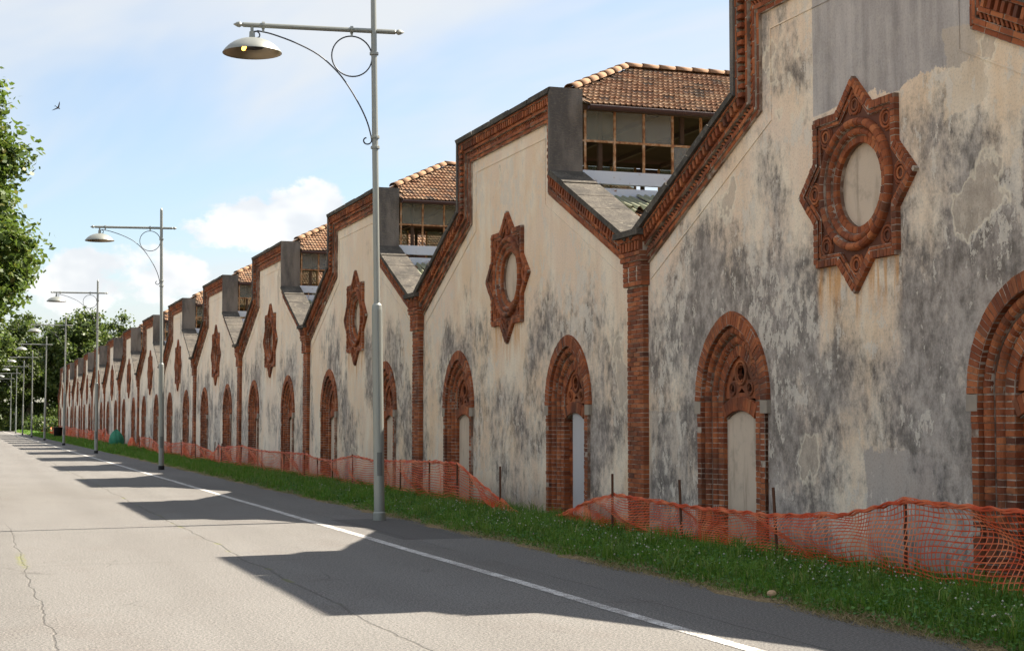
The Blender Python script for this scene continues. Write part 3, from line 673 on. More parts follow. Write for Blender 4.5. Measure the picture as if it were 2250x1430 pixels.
def monitor():
    YW, ZB, ZH = 2.98, 6.30, 7.44; n = 12; dxm = .60; parts = []
    for sg in (-1, 1):
        mul = []
        for k in range(n+1): mm = MB(); x = .50+dxm*k; mm.box(x-.022,x+.022, sg*YW-.022, sg*YW+.022, ZB, ZH); mul.append(mm)
        parts.append((sg, mul))
    def each(fn):
        r = []
        for sg in (-1,1): q = MB(); fn(q, sg); r.append(q)
        return r
    base = each(lambda q, sg: q.box(.44,XE, sg*YW-.06, sg*YW+.06, 6.06, ZB)); low = each(lambda q, sg: q.box(.44,XE, sg*YW-.05, sg*YW+.02, 5.60, 5.98))
    post = [MB() for k in range(18)]; k_ = 0
    for sg in (-1,1):
        for k in range(5): post[k_].box(.8+k*1.7,.88+k*1.7, sg*YW-.10*sg-.04, sg*YW-.10*sg+.04, 5.5, ZH-.002); k_ += 1
        post[k_].box(.44,XE, sg*YW-.05, sg*YW+.05, ZH, ZH+.10); k_ += 1
    for k in range(6): post[k_].box(.8+k*1.3,.88+k*1.3,-2.9,2.9,7.46,7.56); k_ += 1
    rail = each(lambda q, sg: q.box(.44,XE, sg*YW-.018, sg*YW+.018, 6.845, 6.885))
    def gf(q, sg):
        pr = [(math.cos(math.pi+math.pi*i/8), math.sin(math.pi+math.pi*i/8)) for i in range(9)]
        q.grid([[(x, sg*(EY+.07)+.075*a, EZ-.03+.085*b_) for a, b_ in pr]+[(x, sg*(EY+.07)+.068*a, EZ-.026+.078*b_) for a, b_ in reversed(pr)] for x in (.44, XE)], True)
    gut = each(gf)
    panes = []
    gone = {(0,3),(0,4),(1,0),(1,1),(1,2),(1,4),(1,6),(0,8),(1,8),(1,9)}; gone2 = {(1,0),(1,1),(1,2),(1,3),(0,3),(1,5),(1,6),(0,6),(1,7)}
    for sg in (-1,1):
        for r, (z0, z1) in enumerate(((6.885,ZH),(ZB,6.845))):
            for k in range(n):
                if (r,k) in (gone if sg < 0 else gone2): continue
                mm = MB(); x = .50+dxm*k; mm.box(x+.02,x+dxm-.02, sg*YW-.003, sg*YW+.003, z0, z1); panes.append(mm)
    return parts, base, low, post, rail, gut, panes
def lower_roof():
    it = []; y0, z0, y1, z1 = 3.05, 5.72, 6.35, 4.34; sl = math.atan2(z0-z1, y1-y0); Ls = math.hypot(y1-y0, z0-z1); m = MB()
    m2 = MB()
    for sg, mm in ((-1,m),(1,m2)): mm.add([(.42,sg*y0,z0),(XE,sg*y0,z0),(XE,sg*y1,z1),(.42,sg*y1,z1)], [(0,1,2,3)])
    nr = 13
    for r in range(nr):
        for cix in range(30):
            x = .50+.225*(cix+.5); s = (r+.5)/nr*Ls; yy = -(y1-s*math.cos(sl)); z = z1+s*math.sin(sl)
            it.append(('roof_tile','tile', Matrix.Translation((x,yy,z+.06)) @ Matrix.Rotation(sl,4,'X') @ Matrix.Rotation(random.uniform(-.04,.04),4,'Z') @ Matrix.Diagonal((.222,.33,.16,1))))
    sh = []
    for (xa, xb, sa, sb, dz, tw) in ((.55,1.05,.66,1.02,.14,.06),(1.0,1.55,.72,1.04,.17,-.10),(1.5,2.1,.78,1.06,.20,.03),(2.6,3.6,.60,1.05,.24,-.02),(3.5,4.6,.6,1.05,.22,.02)):
        mm = MB(); rows = []
        nx = 28
        for q in range(5):
            s = (sa+(sb-sa)*q/4)*Ls
            rows.append([(xa+(xb-xa)*i/nx+tw*q/4, -(y1-s*math.cos(sl)), z1+s*math.sin(sl)+dz+.035*math.sin((xb-xa)*i/nx*2*math.pi/.15)-.02*q) for i in range(nx+1)])
        mm.grid(rows); sh.append(mm.mesh('corrugated_sheet', M_CORR, True))
    return m.mesh('lower_roof', M_WOOD), it, sh, m2.mesh('far_lower_roof', M_TILE)

T = dict(wall=wall_mesh(), bead=bead_mesh(), cor=cornice(), cop=copings(), star=star(), arch=arch(), pil=pillar(), roof=clay_roof(), mon=monitor(), low=lower_roof())
JM = {}
def joined(key, items, name, m):
    if key not in JM: JM[key] = join_pieces(name, [(k, M) for _, k, M in items], m)
    return JM[key]
mon_mesh = dict(mul=[[x.mesh('mullion', M_RUST) for x in mul] for sg, mul in T['mon'][0]], base=[q.mesh('fascia', M_FASCIA) for q in T['mon'][1]], low=[q.mesh('lower_fascia', M_FASCIA) for q in T['mon'][2]], post=[q.mesh('timber', M_WOOD) for q in T['mon'][3]], rail=[q.mesh('glazing_rail', M_RUST) for q in T['mon'][4]], gut=[q.mesh('gutter', M_GUTTER, True) for q in T['mon'][5]], pane=[x.mesh('pane', M_GLASS) for x in T['mon'][6]])
b_ = MB()
for sg, mul in T['mon'][0]:
    for x in mul: b_.add(x.v, x.f)
mon_mesh['mulj'] = b_.mesh('mullions', M_RUST); b_ = MB()
for x in T['mon'][6]: b_.add(x.v, x.f)
mon_mesh['panej'] = b_.mesh('panes', M_GLASS)

ranked = []                                   # (size, name, key, matrix, part, material) for the near halls
def pieces(part, items, jkey, jname, m, single):
    """bricks of one part: as single objects (ranked later) or as one joined mesh"""
    if single: 
        for nm, key, M in items:
            W_ = part.matrix_world if False else Matrix.Translation(part.parent.location) @ part.matrix_basis @ M
            ps = [proj(W_ @ Vector(q)) for q in ((-1,-.5,-.5),(-1,.5,-.5),(-1,.5,.5),(-1,-.5,.5))] if key != 'tile' else [proj(W_ @ Vector(q)) for q in ((-.5,-.5,0),(.5,-.5,0),(.5,.5,0),(-.5,.5,0))]
            if any(-2 < p[0] < 2252 and -2 < p[1] < 1432 and p[2] > 0 for p in ps):
                sz = (max(p[0] for p in ps)-min(p[0] for p in ps))*(max(p[1] for p in ps)-min(p[1] for p in ps))
            else: sz = -1
            ranked.append((sz, nm, key, M, part, m, jname))
    else: tag(link(jname, joined(jkey, items, jname, m), part), kind='stuff')
ORD = ['nearest','second','third','fourth','fifth','sixth','seventh','eighth','ninth','tenth','eleventh','twelfth','thirteenth','farthest']
NOTE = ['with grey cement repairs around its brick star', 'with broken clerestory panes and a pale infilled window', 'partly behind the nearest lamp pole']
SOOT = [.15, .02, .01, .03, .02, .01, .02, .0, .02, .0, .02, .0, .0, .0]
for i in range(NH):
    cy = C1+BAY*i; near = i == 0; mid = i < 5
    lab = f'{ORD[i]} gabled factory hall in the row, {NOTE[i]}' if i < 3 else f'{ORD[i]} gabled factory hall in the long row beside the road'
    H = empty('factory_hall', (0,cy,0), lab, 'factory hall', 'row of gabled brick-trimmed factory halls')
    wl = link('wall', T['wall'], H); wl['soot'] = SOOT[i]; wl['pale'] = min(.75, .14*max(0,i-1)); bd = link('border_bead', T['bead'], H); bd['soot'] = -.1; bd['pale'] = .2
    co = link('cornice', T['cor'][0], H); pieces(co, T['cor'][1], 'cor', 'brick_courses', M_BRICK, near)
    for nm, me, m_ in T['cop']: link(nm, me, H)
    st = link('star_medallion', T['star'][0], H); pieces(st, T['star'][1], 'star', 'brick_courses', M_BRICK, near); link('oculus_panel', T['star'][3], st); link('terracotta_field', T['star'][4], st)
    for me in T['star'][2]: link('roundel', me, st)
    for k, sg in enumerate((1,-1)):
        A = T['arch']; aw = link('arched_window', A['back'], H); aw.location = (0, sg*AY, 0); pieces(aw, A['items'], 'arch', 'brick_courses', M_BRICK, near)
        for nm, key in (('tracery','tra'),('tracery_shade_board','dark')): link(nm, A[key], aw)
        for me in A['imp']: link('impost', me, aw)
        pale = sg < 0 and i in (0, 1)
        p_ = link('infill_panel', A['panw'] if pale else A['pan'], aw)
        if pale: tag(link('ragged_reveal', A['rag'], aw), kind='stuff'); p_['label'] = 'pale bluish infill set back behind ragged brick'
    pi_ = link('pillar', T['pil'][0], H); pi_.location = (0, BAY/2, 0); pieces(pi_, T['pil'][1], 'pil', 'brick_courses', M_BRICK, near)
    link('capstone', T['pil'][2], pi_); link('gutter_upstand', T['pil'][3], pi_)
    rf = link('monitor_roof', T['roof'][0], H); pieces(rf, T['roof'][1], 'roof', 'roof_tiles', M_TILE, i == 1)
    for me in T['roof'][2][: (21 if mid else 12)]: link('ridge_tile', me, rf)
    ck = link('clerestory', None, H)
    for nm, key in (('fascia','base'),('lower_fascia','low'),('timber','post'),('glazing_rail','rail'),('gutter','gut')):
        for me in mon_mesh[key]: link(nm, me, ck)
    if mid and i > 0:
        for row in mon_mesh['mul'][:1]:
            for me in row[:8]: link('mullion', me, ck)
        for me in mon_mesh['mul'][1][:8] + mon_mesh['mul'][0][8:]: link('mullion', me, ck)
        for me in mon_mesh['pane']: link('pane', me, ck)
    else: tag(link('mullions', mon_mesh['mulj'], ck), kind='stuff'); tag(link('panes', mon_mesh['panej'], ck), kind='stuff')
    lr = link('lower_roof', T['low'][0], H); pieces(lr, T['low'][1], 'low', 'roof_tiles', M_TILE, False)
    for me in T['low'][2]: link('corrugated_sheet', me, lr)
    link('lower_roof', T['low'][3], H)
H0 = empty('factory_hall', (0,C1-BAY,0), 'first gabled factory hall beside the camera, known only by its shadow on the road', 'factory hall', 'row of gabled brick-trimmed factory halls')
o_ = link('wall', T['wall'], H0); o_['soot'] = .1; o_['pale'] = 0.; link('cornice', T['cor'][0], H0)
for nm, me, m_ in T['cop']: link(nm, me, H0)
o_ = link('pillar', T['pil'][0], H0); o_.location = (0, BAY/2, 0); link('capstone', T['pil'][2], o_); link('monitor_roof', T['roof'][0], H0); link('lower_roof', T['low'][0], H0)
# the biggest bricks become objects of their own, the rest of each part is one joined mesh
cnt = {}; rest = {}
for sz, nm, key, M, part, m, jn in sorted(ranked, key=lambda r: -r[0]):
    kk = (nm, part.parent.name)
    if sz > 0 and cnt.get(kk, 0) < 300:
        cnt[kk] = cnt.get(kk, 0)+1; o = link(nm, unit_mesh(key, m), part); o.matrix_basis = M
    else: rest.setdefault((part.name, jn, m.name), (part, m, []))[2].append((key, M))
for (pn, jn, mn), (part, m, its) in rest.items(): tag(link(jn, join_pieces(jn, its, m), part), kind='stuff')
# a short wall behind everything closes the sheds off from the light at the far side
# downpipe on the sixth hall
H6 = [o for o in COL.objects if o.name.startswith('factory_hall') and abs(o.location.y-(C1+BAY*5)) < .1][0]
m = MB(); m.tube([(-.12,6.15,-.5),(-.12,6.15,4.0),(-.02,6.2,4.3)], .045, 8); m.build('downpipe', M_REBAR, H6, True)

# ================================================================== STREET LAMPS
def lamp_meshes():
    D = {}
    p = MB(); p.lathe([(.0875,.10),(.0875,3.42),(.080,3.50),(.052,3.53),(.052,6.2)], 18); p.lathe([(.052,6.2),(.047,8.65),(.0,8.74)], 14); D['pole'] = p.mesh('pole', M_STEEL, False)
    p = MB(); p.lathe([(.0,.0),(.102,.0),(.102,.12),(.089,.14)], 18); D['foot_sleeve'] = p.mesh('foot_sleeve', M_BLACK)
    def collar(z, r=.075): q = MB(); q.lathe([(.045,z-.03),(r,z-.02),(r,z+.02),(.045,z+.03)], 14); return q
    q = MB(); rows = [[(.090*math.sin(a), -.090*math.cos(a), z) for a in (-.5,-.25,0,.25,.5)] for z in (.72,1.10)]; q.grid(rows); D['access_door'] = q.mesh('access_door', M_DOOR)
    D['collar'] = [collar(z).mesh('collar', M_STEEL) for z in (7.66,6.27,6.10)]
    p = MB(); p.tube([(.38,0,8.04),(.35,0,8.04),(-2.14,0,8.04),(-2.17,0,8.04)], [.02,.040,.040,.02], 10)
    for sg, x in ((1,.38),(-1,-2.17)): p.tube([(x,0,8.04),(x+sg*.03,0,8.04),(x+sg*.07,0,8.04),(x+sg*.13,0,8.04)], [.030,.048,.040,.004], 10)
    D['arm'] = p.mesh('arm', M_STEEL)
    D['arm_collar'] = []
    for x in (-1.82,-.37):
        q = MB(); q.tube([(x-.025,0,8.04),(x-.02,0,8.04),(x+.02,0,8.04),(x+.025,0,8.04)], [.042,.066,.066,.042], 12); q.tube([(x,0,8.0),(x,0,7.93)], .02, 6); D['arm_collar'].append(q.mesh('arm_collar', M_STEEL))
    q = MB(); pts = [(-.37+.335*math.cos(a),0,7.60+.335*math.sin(a)) for a in [2*math.pi*i/40 for i in range(41)]]; q.tube(pts, .0125, 6, False); D['ring'] = q.mesh('ring', M_IRON, True)
    q = MB(); a0 = (-1.95,7.95); a1 = (-.03,6.46); pts = []
    # quarter-ellipse brace with a curl at each end
    for i in range(15): a = i/14*4.2; r = .035+.045*(i/14); pts.append((-1.93+r*math.cos(a-1.6), 0, 7.87+r*math.sin(a-1.6)))
    pts = [(p[0],p[1],p[2]) for p in pts]
    key = [(-1.91,-.09),(-1.67,-.135),(-1.29,-.26),(-.92,-.44),(-.63,-.69),(-.44,-.93),(-.25,-1.25),(-.125,-1.53),(-.055,-1.80)]
    kk = [Vector(p) for p in [(2*key[0][0]-key[1][0], 2*key[0][1]-key[1][1])]+key+[(2*key[-1][0]-key[-2][0], 2*key[-1][1]-key[-2][1])]]
    for i in range(1, len(kk)-2):
        for u_ in (0,.25,.5,.75):
            p0, p1, p2, p3 = kk[i-1:i+3]; q_ = .5*((2*p1)+(p2-p0)*u_+(2*p0-5*p1+4*p2-p3)*u_**2+(-p0+3*p1-3*p2+p3)*u_**3); pts.append((q_.x, 0, 8.04+q_.y))
    pts.append((-.055,0,6.24))
    for i in range(1,16): a = -i/15*4.6; r = .085-.05*(i/15); pts.append((-.055-.085+r*math.cos(a), 0, 6.22+r*math.sin(a)))
    q.tube(pts, .0125, 6); D['brace'] = q.mesh('brace', M_IRON, True)
    q = MB(); q.tube([(-2.00,0,8.02),(-2.00,0,7.94),(-2.00,0,7.93),(-2.00,0,7.80)], [.026,.026,.045,.05], 10); D['stem'] = q.mesh('stem', M_STEEL)
    q = MB(); Mx = Matrix.Translation((-2.00,0,7.58)); pr = [(.05,.245),(.10,.238),(.20,.215),(.30,.172),(.38,.118),(.44,.058),(.475,.012),(.478,.0)]
    q.lathe(pr, 28, Mx); D['shade'] = q.mesh('shade', M_STEEL, True)
    q = MB(); q.lathe([(.476,.0),(.465,.004),(.43,.050),(.36,.11),(.28,.152),(.12,.19),(.0,.20)], 28, Mx); D['reflector'] = q.mesh('reflector', M_REFL, True)
    q = MB(); q.lathe([(.0,.19),(.17,.18),(.20,.10),(.18,.09),(.0,.09)], 18, Mx); D['lamp_housing'] = q.mesh('lamp_housing', M_BLACK, True)
    q = MB(); q.tube([(-2.14,-.14,7.64),(-2.14,-.02,7.64)], .035, 8); D['bulb'] = q.mesh('bulb', M_BULB)
    return D
LD = lamp_meshes()
LAMPN = ['nearest tall steel street lamp, its arched bracket lamp lit orange', 'second tall steel street lamp along the road edge', 'third tall steel street lamp along the road edge', 'fourth tall steel street lamp along the road edge', 'fifth tall steel street lamp along the road edge', 'sixth tall steel street lamp along the road edge', 'seventh tall steel street lamp along the road edge', 'eighth tall steel street lamp, against the dark trees', 'farthest tall steel street lamp, deep among the trees']
for i in range(9):
    L = empty('street_lamp', (-4.00 if i == 0 else -4.27, 25.2+28.4*i, .0), LAMPN[i], 'street lamp', 'street lamps lining the road')
    L.rotation_euler = (R(random.uniform(-.2,.2)) if i else 0, R((-1.0,-.75,-.3,0,.2,-.3,.2,0,0)[i]), R((-3.5,-4,-3,-5,-2,-4,-3,-4,-4)[i]))
    if i == 0:
        fs = LD['foot_sleeve'].copy(); fs.materials[0] = M_STEEL; link('foot_sleeve', fs, L)
    else: link('foot_sleeve', LD['foot_sleeve'], L)
    for nm in ('pole','arm','ring','brace','stem','shade','reflector','lamp_housing'): link(nm, LD[nm], L)
    for me in LD['collar']: link('collar', me, L)
    link('access_door', LD['access_door'], L)
    for me in LD['arm_collar']: link('arm_collar', me, L)
    if i == 0: link('bulb', LD['bulb'], L)['label'] = 'glowing orange bulb under the shade'

# ================================================================== SAFETY NETS
def net(pts, cell, rows, x0, hh, hv):
    """pts: (t, x, ztop, zbot); returns a net of flat strands hanging between the points"""
    P = np.array(pts, float); tt = np.arange(P[0,0], P[-1,0], cell); n = len(tt)
    X = np.interp(tt, P[:,0], P[:,1]); ZT_ = np.interp(tt, P[:,0], P[:,2]); ZB_ = np.interp(tt, P[:,0], P[:,3])
    G = np.zeros((n, rows, 3)); 
    for j in range(rows):
        f = j/(rows-1); 
        bul = .13*np.sin(tt*1.1+1.3*f*3+x0)+.08*np.sin(tt*2.7+4*f+x0*2)+.035*np.sin(tt*6.3+7*f)
        G[:,j,0] = X+bul*math.sin(math.pi*min(f*1.2,1))*1.0-.05*f
        G[:,j,1] = tt+.035*np.sin(tt*1.7+5*f)+.05*(f*np.sin(tt*.9))
        G[:,j,2] = ZT_+(ZB_-ZT_)*(f**1.0) + .018*np.sin(tt*3.1+f*6)+.012*np.sin(tt*7.9+f*11)
    V, F = [], []
    def strip(A, B, off):
        o = len(V)*4
        return np.stack([A-off, B-off, B+off, A+off], 1)
    q = []
    A = G[:-1].reshape(-1,3); B = G[1:].reshape(-1,3); up = np.zeros_like(A); up[:,2] = hh*(1+.5*np.sin(np.arange(len(A))*12.9898)*.4); q.append(strip(A,B,up))
    A = G[:,:-1].reshape(-1,3); B = G[:,1:].reshape(-1,3); sd = np.zeros_like(A); sd[:,1] = hv; A2 = A.copy(); A2[:,0] += .002; B2 = B.copy(); B2[:,0] += .002; q.append(strip(A2,B2,sd))
    Q = np.concatenate(q); V = Q.reshape(-1,3); F = np.arange(len(V)).reshape(-1,4)
    return V, F, tt, X, ZT_
def net_fence(label, pts, posts, cell, rows, x0, hw, roll=True):
    e = empty('net_fence', (pts[0][1], pts[0][0], 0), label, 'net fence', 'orange construction net fences'); off = np.array([pts[0][1], pts[0][0], 0.])
    V, F, tt, X, Z = net(pts, cell, rows, x0, hw[0], hw[1]); link('net', npmesh('net', V-off, F, M_NET), e)
    if roll:                                  # bunched top hem
        m = MB(); step = max(1, int(.12/cell))
        for k in range(2): m.tube([(X[i]-off[0]+.012*math.sin(i*.7+k*2), tt[i]-off[1], Z[i]+.010*math.sin(i*1.3+k)-.018*k) for i in range(0,len(tt),step)], .013, 5)
        m.build('rolled_hem', M_NET, e)
    for (t_, x_, z0, z1, lx, ly) in posts:
        m = MB(); m.tube([(x_+lx*.0-off[0], t_-off[1], z0), (x_+lx-off[0], t_+ly-off[1], z1)], .017, 6); m.build('post', M_REBAR, e)
    return e
XN = -2.0
A = [(9.2,XN-.05,.88,.0),(11.2,XN-.05,.86,.0),(12.93,XN-.05,.87,.0),(14.2,XN+.05,.66,.06),(15.56,XN,.585,.10),(17.0,XN,.57,.10),(18.0,XN,.575,.10),(19.2,XN-.03,.60,.10),(20.08,XN,.62,.10),(21.2,XN,.44,.09),(22.0,XN,.26,.08),(22.7,XN+.05,.13,.06)]
net_fence('nearest sagging orange net fence before the star-marked gable', A, [(9.6,XN,-.1,.9,0,0),(12.93,XN-.03,-.1,.885,0,0),(15.50,XN+.02,-.1,.88,.0,.10),(17.95,XN+.02,-.1,.88,0,.08),(20.08,XN-.03,-.1,.89,0,0)], .068, 19, 0.4, (.0058,.0070))
p_ = MB(); p_.tube([(0,0,-.1),(.0,.02,.86)], .017, 6); tag(p_.build('bare_post', M_REBAR), 'single rusty rod standing in the gap between the nets', 'post').location = (XN,24.98,0)
Bp = [(24.1,XN,.14,.08),(25.2,XN,.36,.10),(26.4,XN,.62,.10),(27.43,XN,.86,.10),(29.28,XN,.84,.08),(31.4,XN,.80,.07),(33.5,XN,.76,.06),(35.66,XN,.82,.06),(37.8,XN,.66,.05),(39.5,XN,.66,.06),(41.1,XN,.76,.06),(44.0,XN,.74,.05),(47.5,XN,.72,.06),(51.4,XN,.82,.06)]
net_fence('orange net fence standing straight before the second and third gables', Bp, [(t_,XN,-.1,z_+.03,0,random.uniform(-.06,.06)) for t_,x_,z_,q_ in Bp[3:]], .075, 17, 1.7, (.0075,.008))
Cp = [(51.5,XN,.80,.06)]; tcur = 51.5
while tcur < 84: tcur += random.uniform(1.6,3.2); Cp.append((tcur, XN+random.uniform(-.25,.25), random.choice([.78,.72,.45,.65,.55]), .0))
net_fence('crumpled orange net fence farther down the verge', Cp, [(t_,x_,-.1,.85,random.uniform(-.05,.05),random.uniform(-.08,.08)) for t_,x_,z_,q_ in Cp], .11, 12, 2.6, (.014,.016))
Dp = [(100,XN+.3,.6,.0)]; tcur = 100
while tcur < 178: tcur += random.uniform(2.2,4.5); Dp.append((tcur, XN+.3+random.uniform(-.3,.3), random.uniform(.75,1.15), .0))
net_fence('distant orange net fence heaped before the farthest gables', Dp, [(t_,x_,-.1,1.1,0,0) for t_,x_,z_,q_ in Dp[::2]], .16, 9, 3.1, (.03,.03))

# ================================================================== BUNDLES, BIN, STONE
def lump(name, c, r, m, label, cat, seed, folds=9, flat=1.0):
    rg = np.random.default_rng(seed); mb = MB(); rows = []; ph = rg.random(6)*6
    for i in range(9):
        v = i/8; zz_ = r[2]*v; rr = math.sin(math.pi*(.18+.80*v))**.7 if v < 1 else .05
        rows.append([(r[0]*rr*math.cos(a)*(1+.13*math.sin(folds*a+ph[0]+v*2)+.08*math.sin(2*a+ph[1])), r[1]*rr*math.sin(a)*(1+.13*math.sin(folds*a+ph[2]+v*3)), zz_*(1+.06*math.sin(3*a+ph[3]))) for a in [2*math.pi*k/28 for k in range(28)]])
    mb.grid(rows, True); mb.f.append(tuple(range(8*28, 9*28))); o = mb.build(name, m, None, True); o.location = c; return tag(o, label, cat)
lump('net_bundle', (-1.95,97.5,-.02), (.40,.60,1.10), mat('green_net', lambda t,b: t.mix(t.noise(t.pos(),5,5,.6),(.015,.13,.075,1),(.04,.24,.14,1)), .6), 'green tarpaulin bundle in the grass at the net\'s end', 'bundle', 3)
lump('net_heap', (.2,232,-.1), (.8,1.4,1.1), M_NET, 'heap of orange netting under the far trees', 'heap', 5)
lump('net_bundle', (-1.9,88.5,-.02), (.22,.5,.75), M_NET, 'crumpled orange net bundle just before the green one', 'bundle', 8)
mb = MB(); mb.lathe([(.0,.0),(.34,.0),(.40,.95),(.43,.97),(.43,1.02),(.37,1.02),(.33,.1),(.0,.1)], 16); bo = mb.build('waste_bin', M_BLACK, None, True); bo.location = (-2.6,150,.05); tag(bo, 'black waste bin on the grass before the distant net', 'bin')
mb = MB(); rows = []
for i in range(7):
    v = -math.pi/2+math.pi*i/6; rows.append([(.055*math.cos(v)*math.cos(a)*(1+.18*math.sin(3*a)), .075*math.cos(v)*math.sin(a)*(1+.15*math.cos(2*a)), .045*math.sin(v)) for a in [2*math.pi*k/10 for k in range(10)]])
mb.grid(rows, True); so_ = mb.build('stone', mat('tan_stone', plain((.42,.28,.17)), .9)); so_.scale = (.75,.75,.75); so_.location = (-3.45,12.9,.05); tag(so_, 'small tan stone lying at the grass edge', 'stone')

# ================================================================== GRASS
def blades(n, tfun, xr, h, wdt, m, name, label, lean=.5, seed=1, zf=bank_z):
    rg = np.random.default_rng(seed); tt = tfun(rg, n); xx = xr[0]+(xr[1]-xr[0])*rg.random(n)
    cl = .5+.5*np.sin(tt*1.9+np.sin(xx*3.1)*2)*np.sin(xx*2.7+tt*.7)
    zz_ = np.interp(xx, [-3.8,-3.45,-3.1,-2.5,-1.9,-1.2,-.6,0.2], [-.03,.012,.05,.09,.10,-.02,-.30,-.42])-.01
    edge = np.clip((xx+3.62-.10*np.sin(tt*1.3)-.08*np.sin(tt*4.1))/.35, .18 if lean < 2 else .6, 1)
    H_ = h*(.45+.9*rg.random(n))*(.55+.75*cl)*edge; a = rg.random(n)*2*np.pi; ln = H_*lean*rg.random(n)*1.6; W_ = wdt*(.7+.6*rg.random(n))
    dx_, dy_ = np.cos(a), np.sin(a); b0 = np.stack([xx,tt,zz_],1); sd = np.stack([-dy_*W_, dx_*W_, np.zeros(n)],1)
    mid = b0+np.stack([dx_*ln*.35, dy_*ln*.35, H_*.62],1); tip = b0+np.stack([dx_*ln, dy_*ln, H_],1)
    V = np.stack([b0-sd, b0+sd, mid+sd*.75, mid-sd*.75, tip],1).reshape(-1,3)
    k = np.arange(n)[:,None]*5
    F = np.concatenate([k+np.array([[0,1,2]]), k+np.array([[0,2,3]]), k+np.array([[3,2,4]])])
    me = npmesh(name, V, F, m); o = link(name, me); return tag(o, label, kind='stuff')
near = lambda a, b_, p=1.6: (lambda rg, n: a+(b_-a)*rg.random(n)**p)
blades(120000, near(8.5,34,1.5), (-3.62,-1.1), .105, .0042, M_GRASS, 'grass', 'lush green grass on the verge near the camera', seed=1)
blades(5000, near(8.5,34,1.4), (-2.5,-1.2), .19, .004, M_GRASS, 'grass', 'taller grass growing through the orange net', seed=5, lean=.4)
blades(80000, near(30,90,1.5), (-3.6,-.6), .13, .010, M_GRASS, 'grass', 'green grass along the middle of the verge', seed=2)
blades(45000, near(80,260,1.3), (-3.6,-.3), .20, .028, M_GRASS, 'grass', 'green grass along the far verge', seed=3)
blades(42000, near(8.5,60,1.6), (-3.72,-3.28), .06, .004, M_STRAW, 'dry_grass', 'strip of dry straw between asphalt and grass', seed=4, lean=2.4)
def tufts(n, per, seed):
    rg = np.random.default_rng(seed); ct = 8.5+46*rg.random(n)**1.7; cx = -3.45+2.1*rg.random(n)**.8; k = np.repeat(np.arange(n), per); N = len(k)
    hh_ = (.11+.17*rg.random(n)**2)[k]*(.5+.7*rg.random(N)); xx = cx[k]+rg.normal(0,.05,N); tt = ct[k]+rg.normal(0,.05,N); a = rg.random(N)*2*np.pi; ln = hh_*(.15+.75*rg.random(N)); W_ = .0035+.0035*rg.random(N)
    zz_ = np.interp(xx, [-3.8,-3.45,-3.1,-2.5,-1.9,-1.2,-.6,0.2], [-.03,.012,.05,.09,.10,-.02,-.30,-.42])-.01; dx_, dy_ = np.cos(a), np.sin(a)
    b0 = np.stack([xx,tt,zz_],1); sd = np.stack([-dy_*W_, dx_*W_, np.zeros(N)],1); mid = b0+np.stack([dx_*ln*.3, dy_*ln*.3, hh_*.65],1); tip = b0+np.stack([dx_*ln, dy_*ln, hh_*(1-.25*rg.random(N))],1)
    V = np.stack([b0-sd,b0+sd,mid+sd*.8,mid-sd*.8,tip],1).reshape(-1,3); q = np.arange(N)[:,None]*5
    return V, np.concatenate([q+np.array([[0,1,2]]), q+np.array([[0,2,3]]), q+np.array([[3,2,4]])])
V, F = tufts(900, 26, 21); tag(link('grass', npmesh('grass', V, F, M_TUFT)), 'long loose tufts standing out of the verge grass', kind='stuff')
rg = np.random.default_rng(22); n = 26000; tt = 8.5+34*rg.random(n)**1.6; xx = -3.55+2.0*rg.random(n); zz_ = np.interp(xx, [-3.8,-3.45,-3.1,-2.5,-1.9,-1.2], [-.03,.012,.05,.09,.10,-.02])+.02+.10*rg.random(n)*np.clip((xx+3.6)/.3,0,1)
c0 = np.stack([xx,tt,zz_],1); a = rg.normal(0,1,(n,3)); a[:,2] *= .4; a /= np.linalg.norm(a,axis=1)[:,None]; b_ = np.cross(a, rg.normal(0,.5,(n,3))+np.array([0,0,1.])); b_ /= np.linalg.norm(b_,axis=1)[:,None]; sz = (.010+.012*rg.random(n))[:,None]
V = np.stack([c0-a*sz, c0+b_*sz*.8, c0+a*sz, c0-b_*sz*.8],1).reshape(-1,3); tag(link('clover_leaves', npmesh('clover_leaves', V, np.arange(4*n).reshape(-1,4), M_CLOVER)), 'low round clover leaves between the grass blades', kind='stuff')
# clover heads
def clover(n, seed):
    rg = np.random.default_rng(seed); ico = np.array([(0,0,1),(.9,0,.3),(.28,.85,.3),(-.73,.53,.3),(-.73,-.53,.3),(.28,-.85,.3),(0,0,-.7)])
    fi = np.array([(0,1,2),(0,2,3),(0,3,4),(0,4,5),(0,5,1),(6,2,1),(6,3,2),(6,4,3),(6,5,4),(6,1,5)])
    ctr = np.stack([np.interp(rg.random(26)**1.4,[0,1],[9,36]), -3.3+1.1*rg.random(26)],1); k = rg.integers(0,26,n)
    tt = ctr[k,0]+rg.normal(0,.8,n); xx = np.clip(ctr[k,1]+rg.normal(0,.22,n),-3.45,-2.0); s = .011*(.7+.6*rg.random(n)); z = np.interp(xx,[-3.8,-3.45,-3.1,-2.5,-1.9],[-.03,.012,.05,.09,.10])+.07+.08*rg.random(n)
    V = (ico[None]*s[:,None,None]+np.stack([xx,tt,z],1)[:,None]).reshape(-1,3); F = (fi[None]+np.arange(n)[:,None,None]*7).reshape(-1,3); return V, F
V, F = clover(460, 3); M_CLOV = leafmat('clover_head', [(0,(.55,.50,.42)),(.85,(.66,.63,.55)),(1,(.45,.22,.30))], .2)
tag(link('clover_flowers', npmesh('clover_flowers', V, F, M_CLOV)), 'white clover heads dotted through the verge grass', kind='stuff')

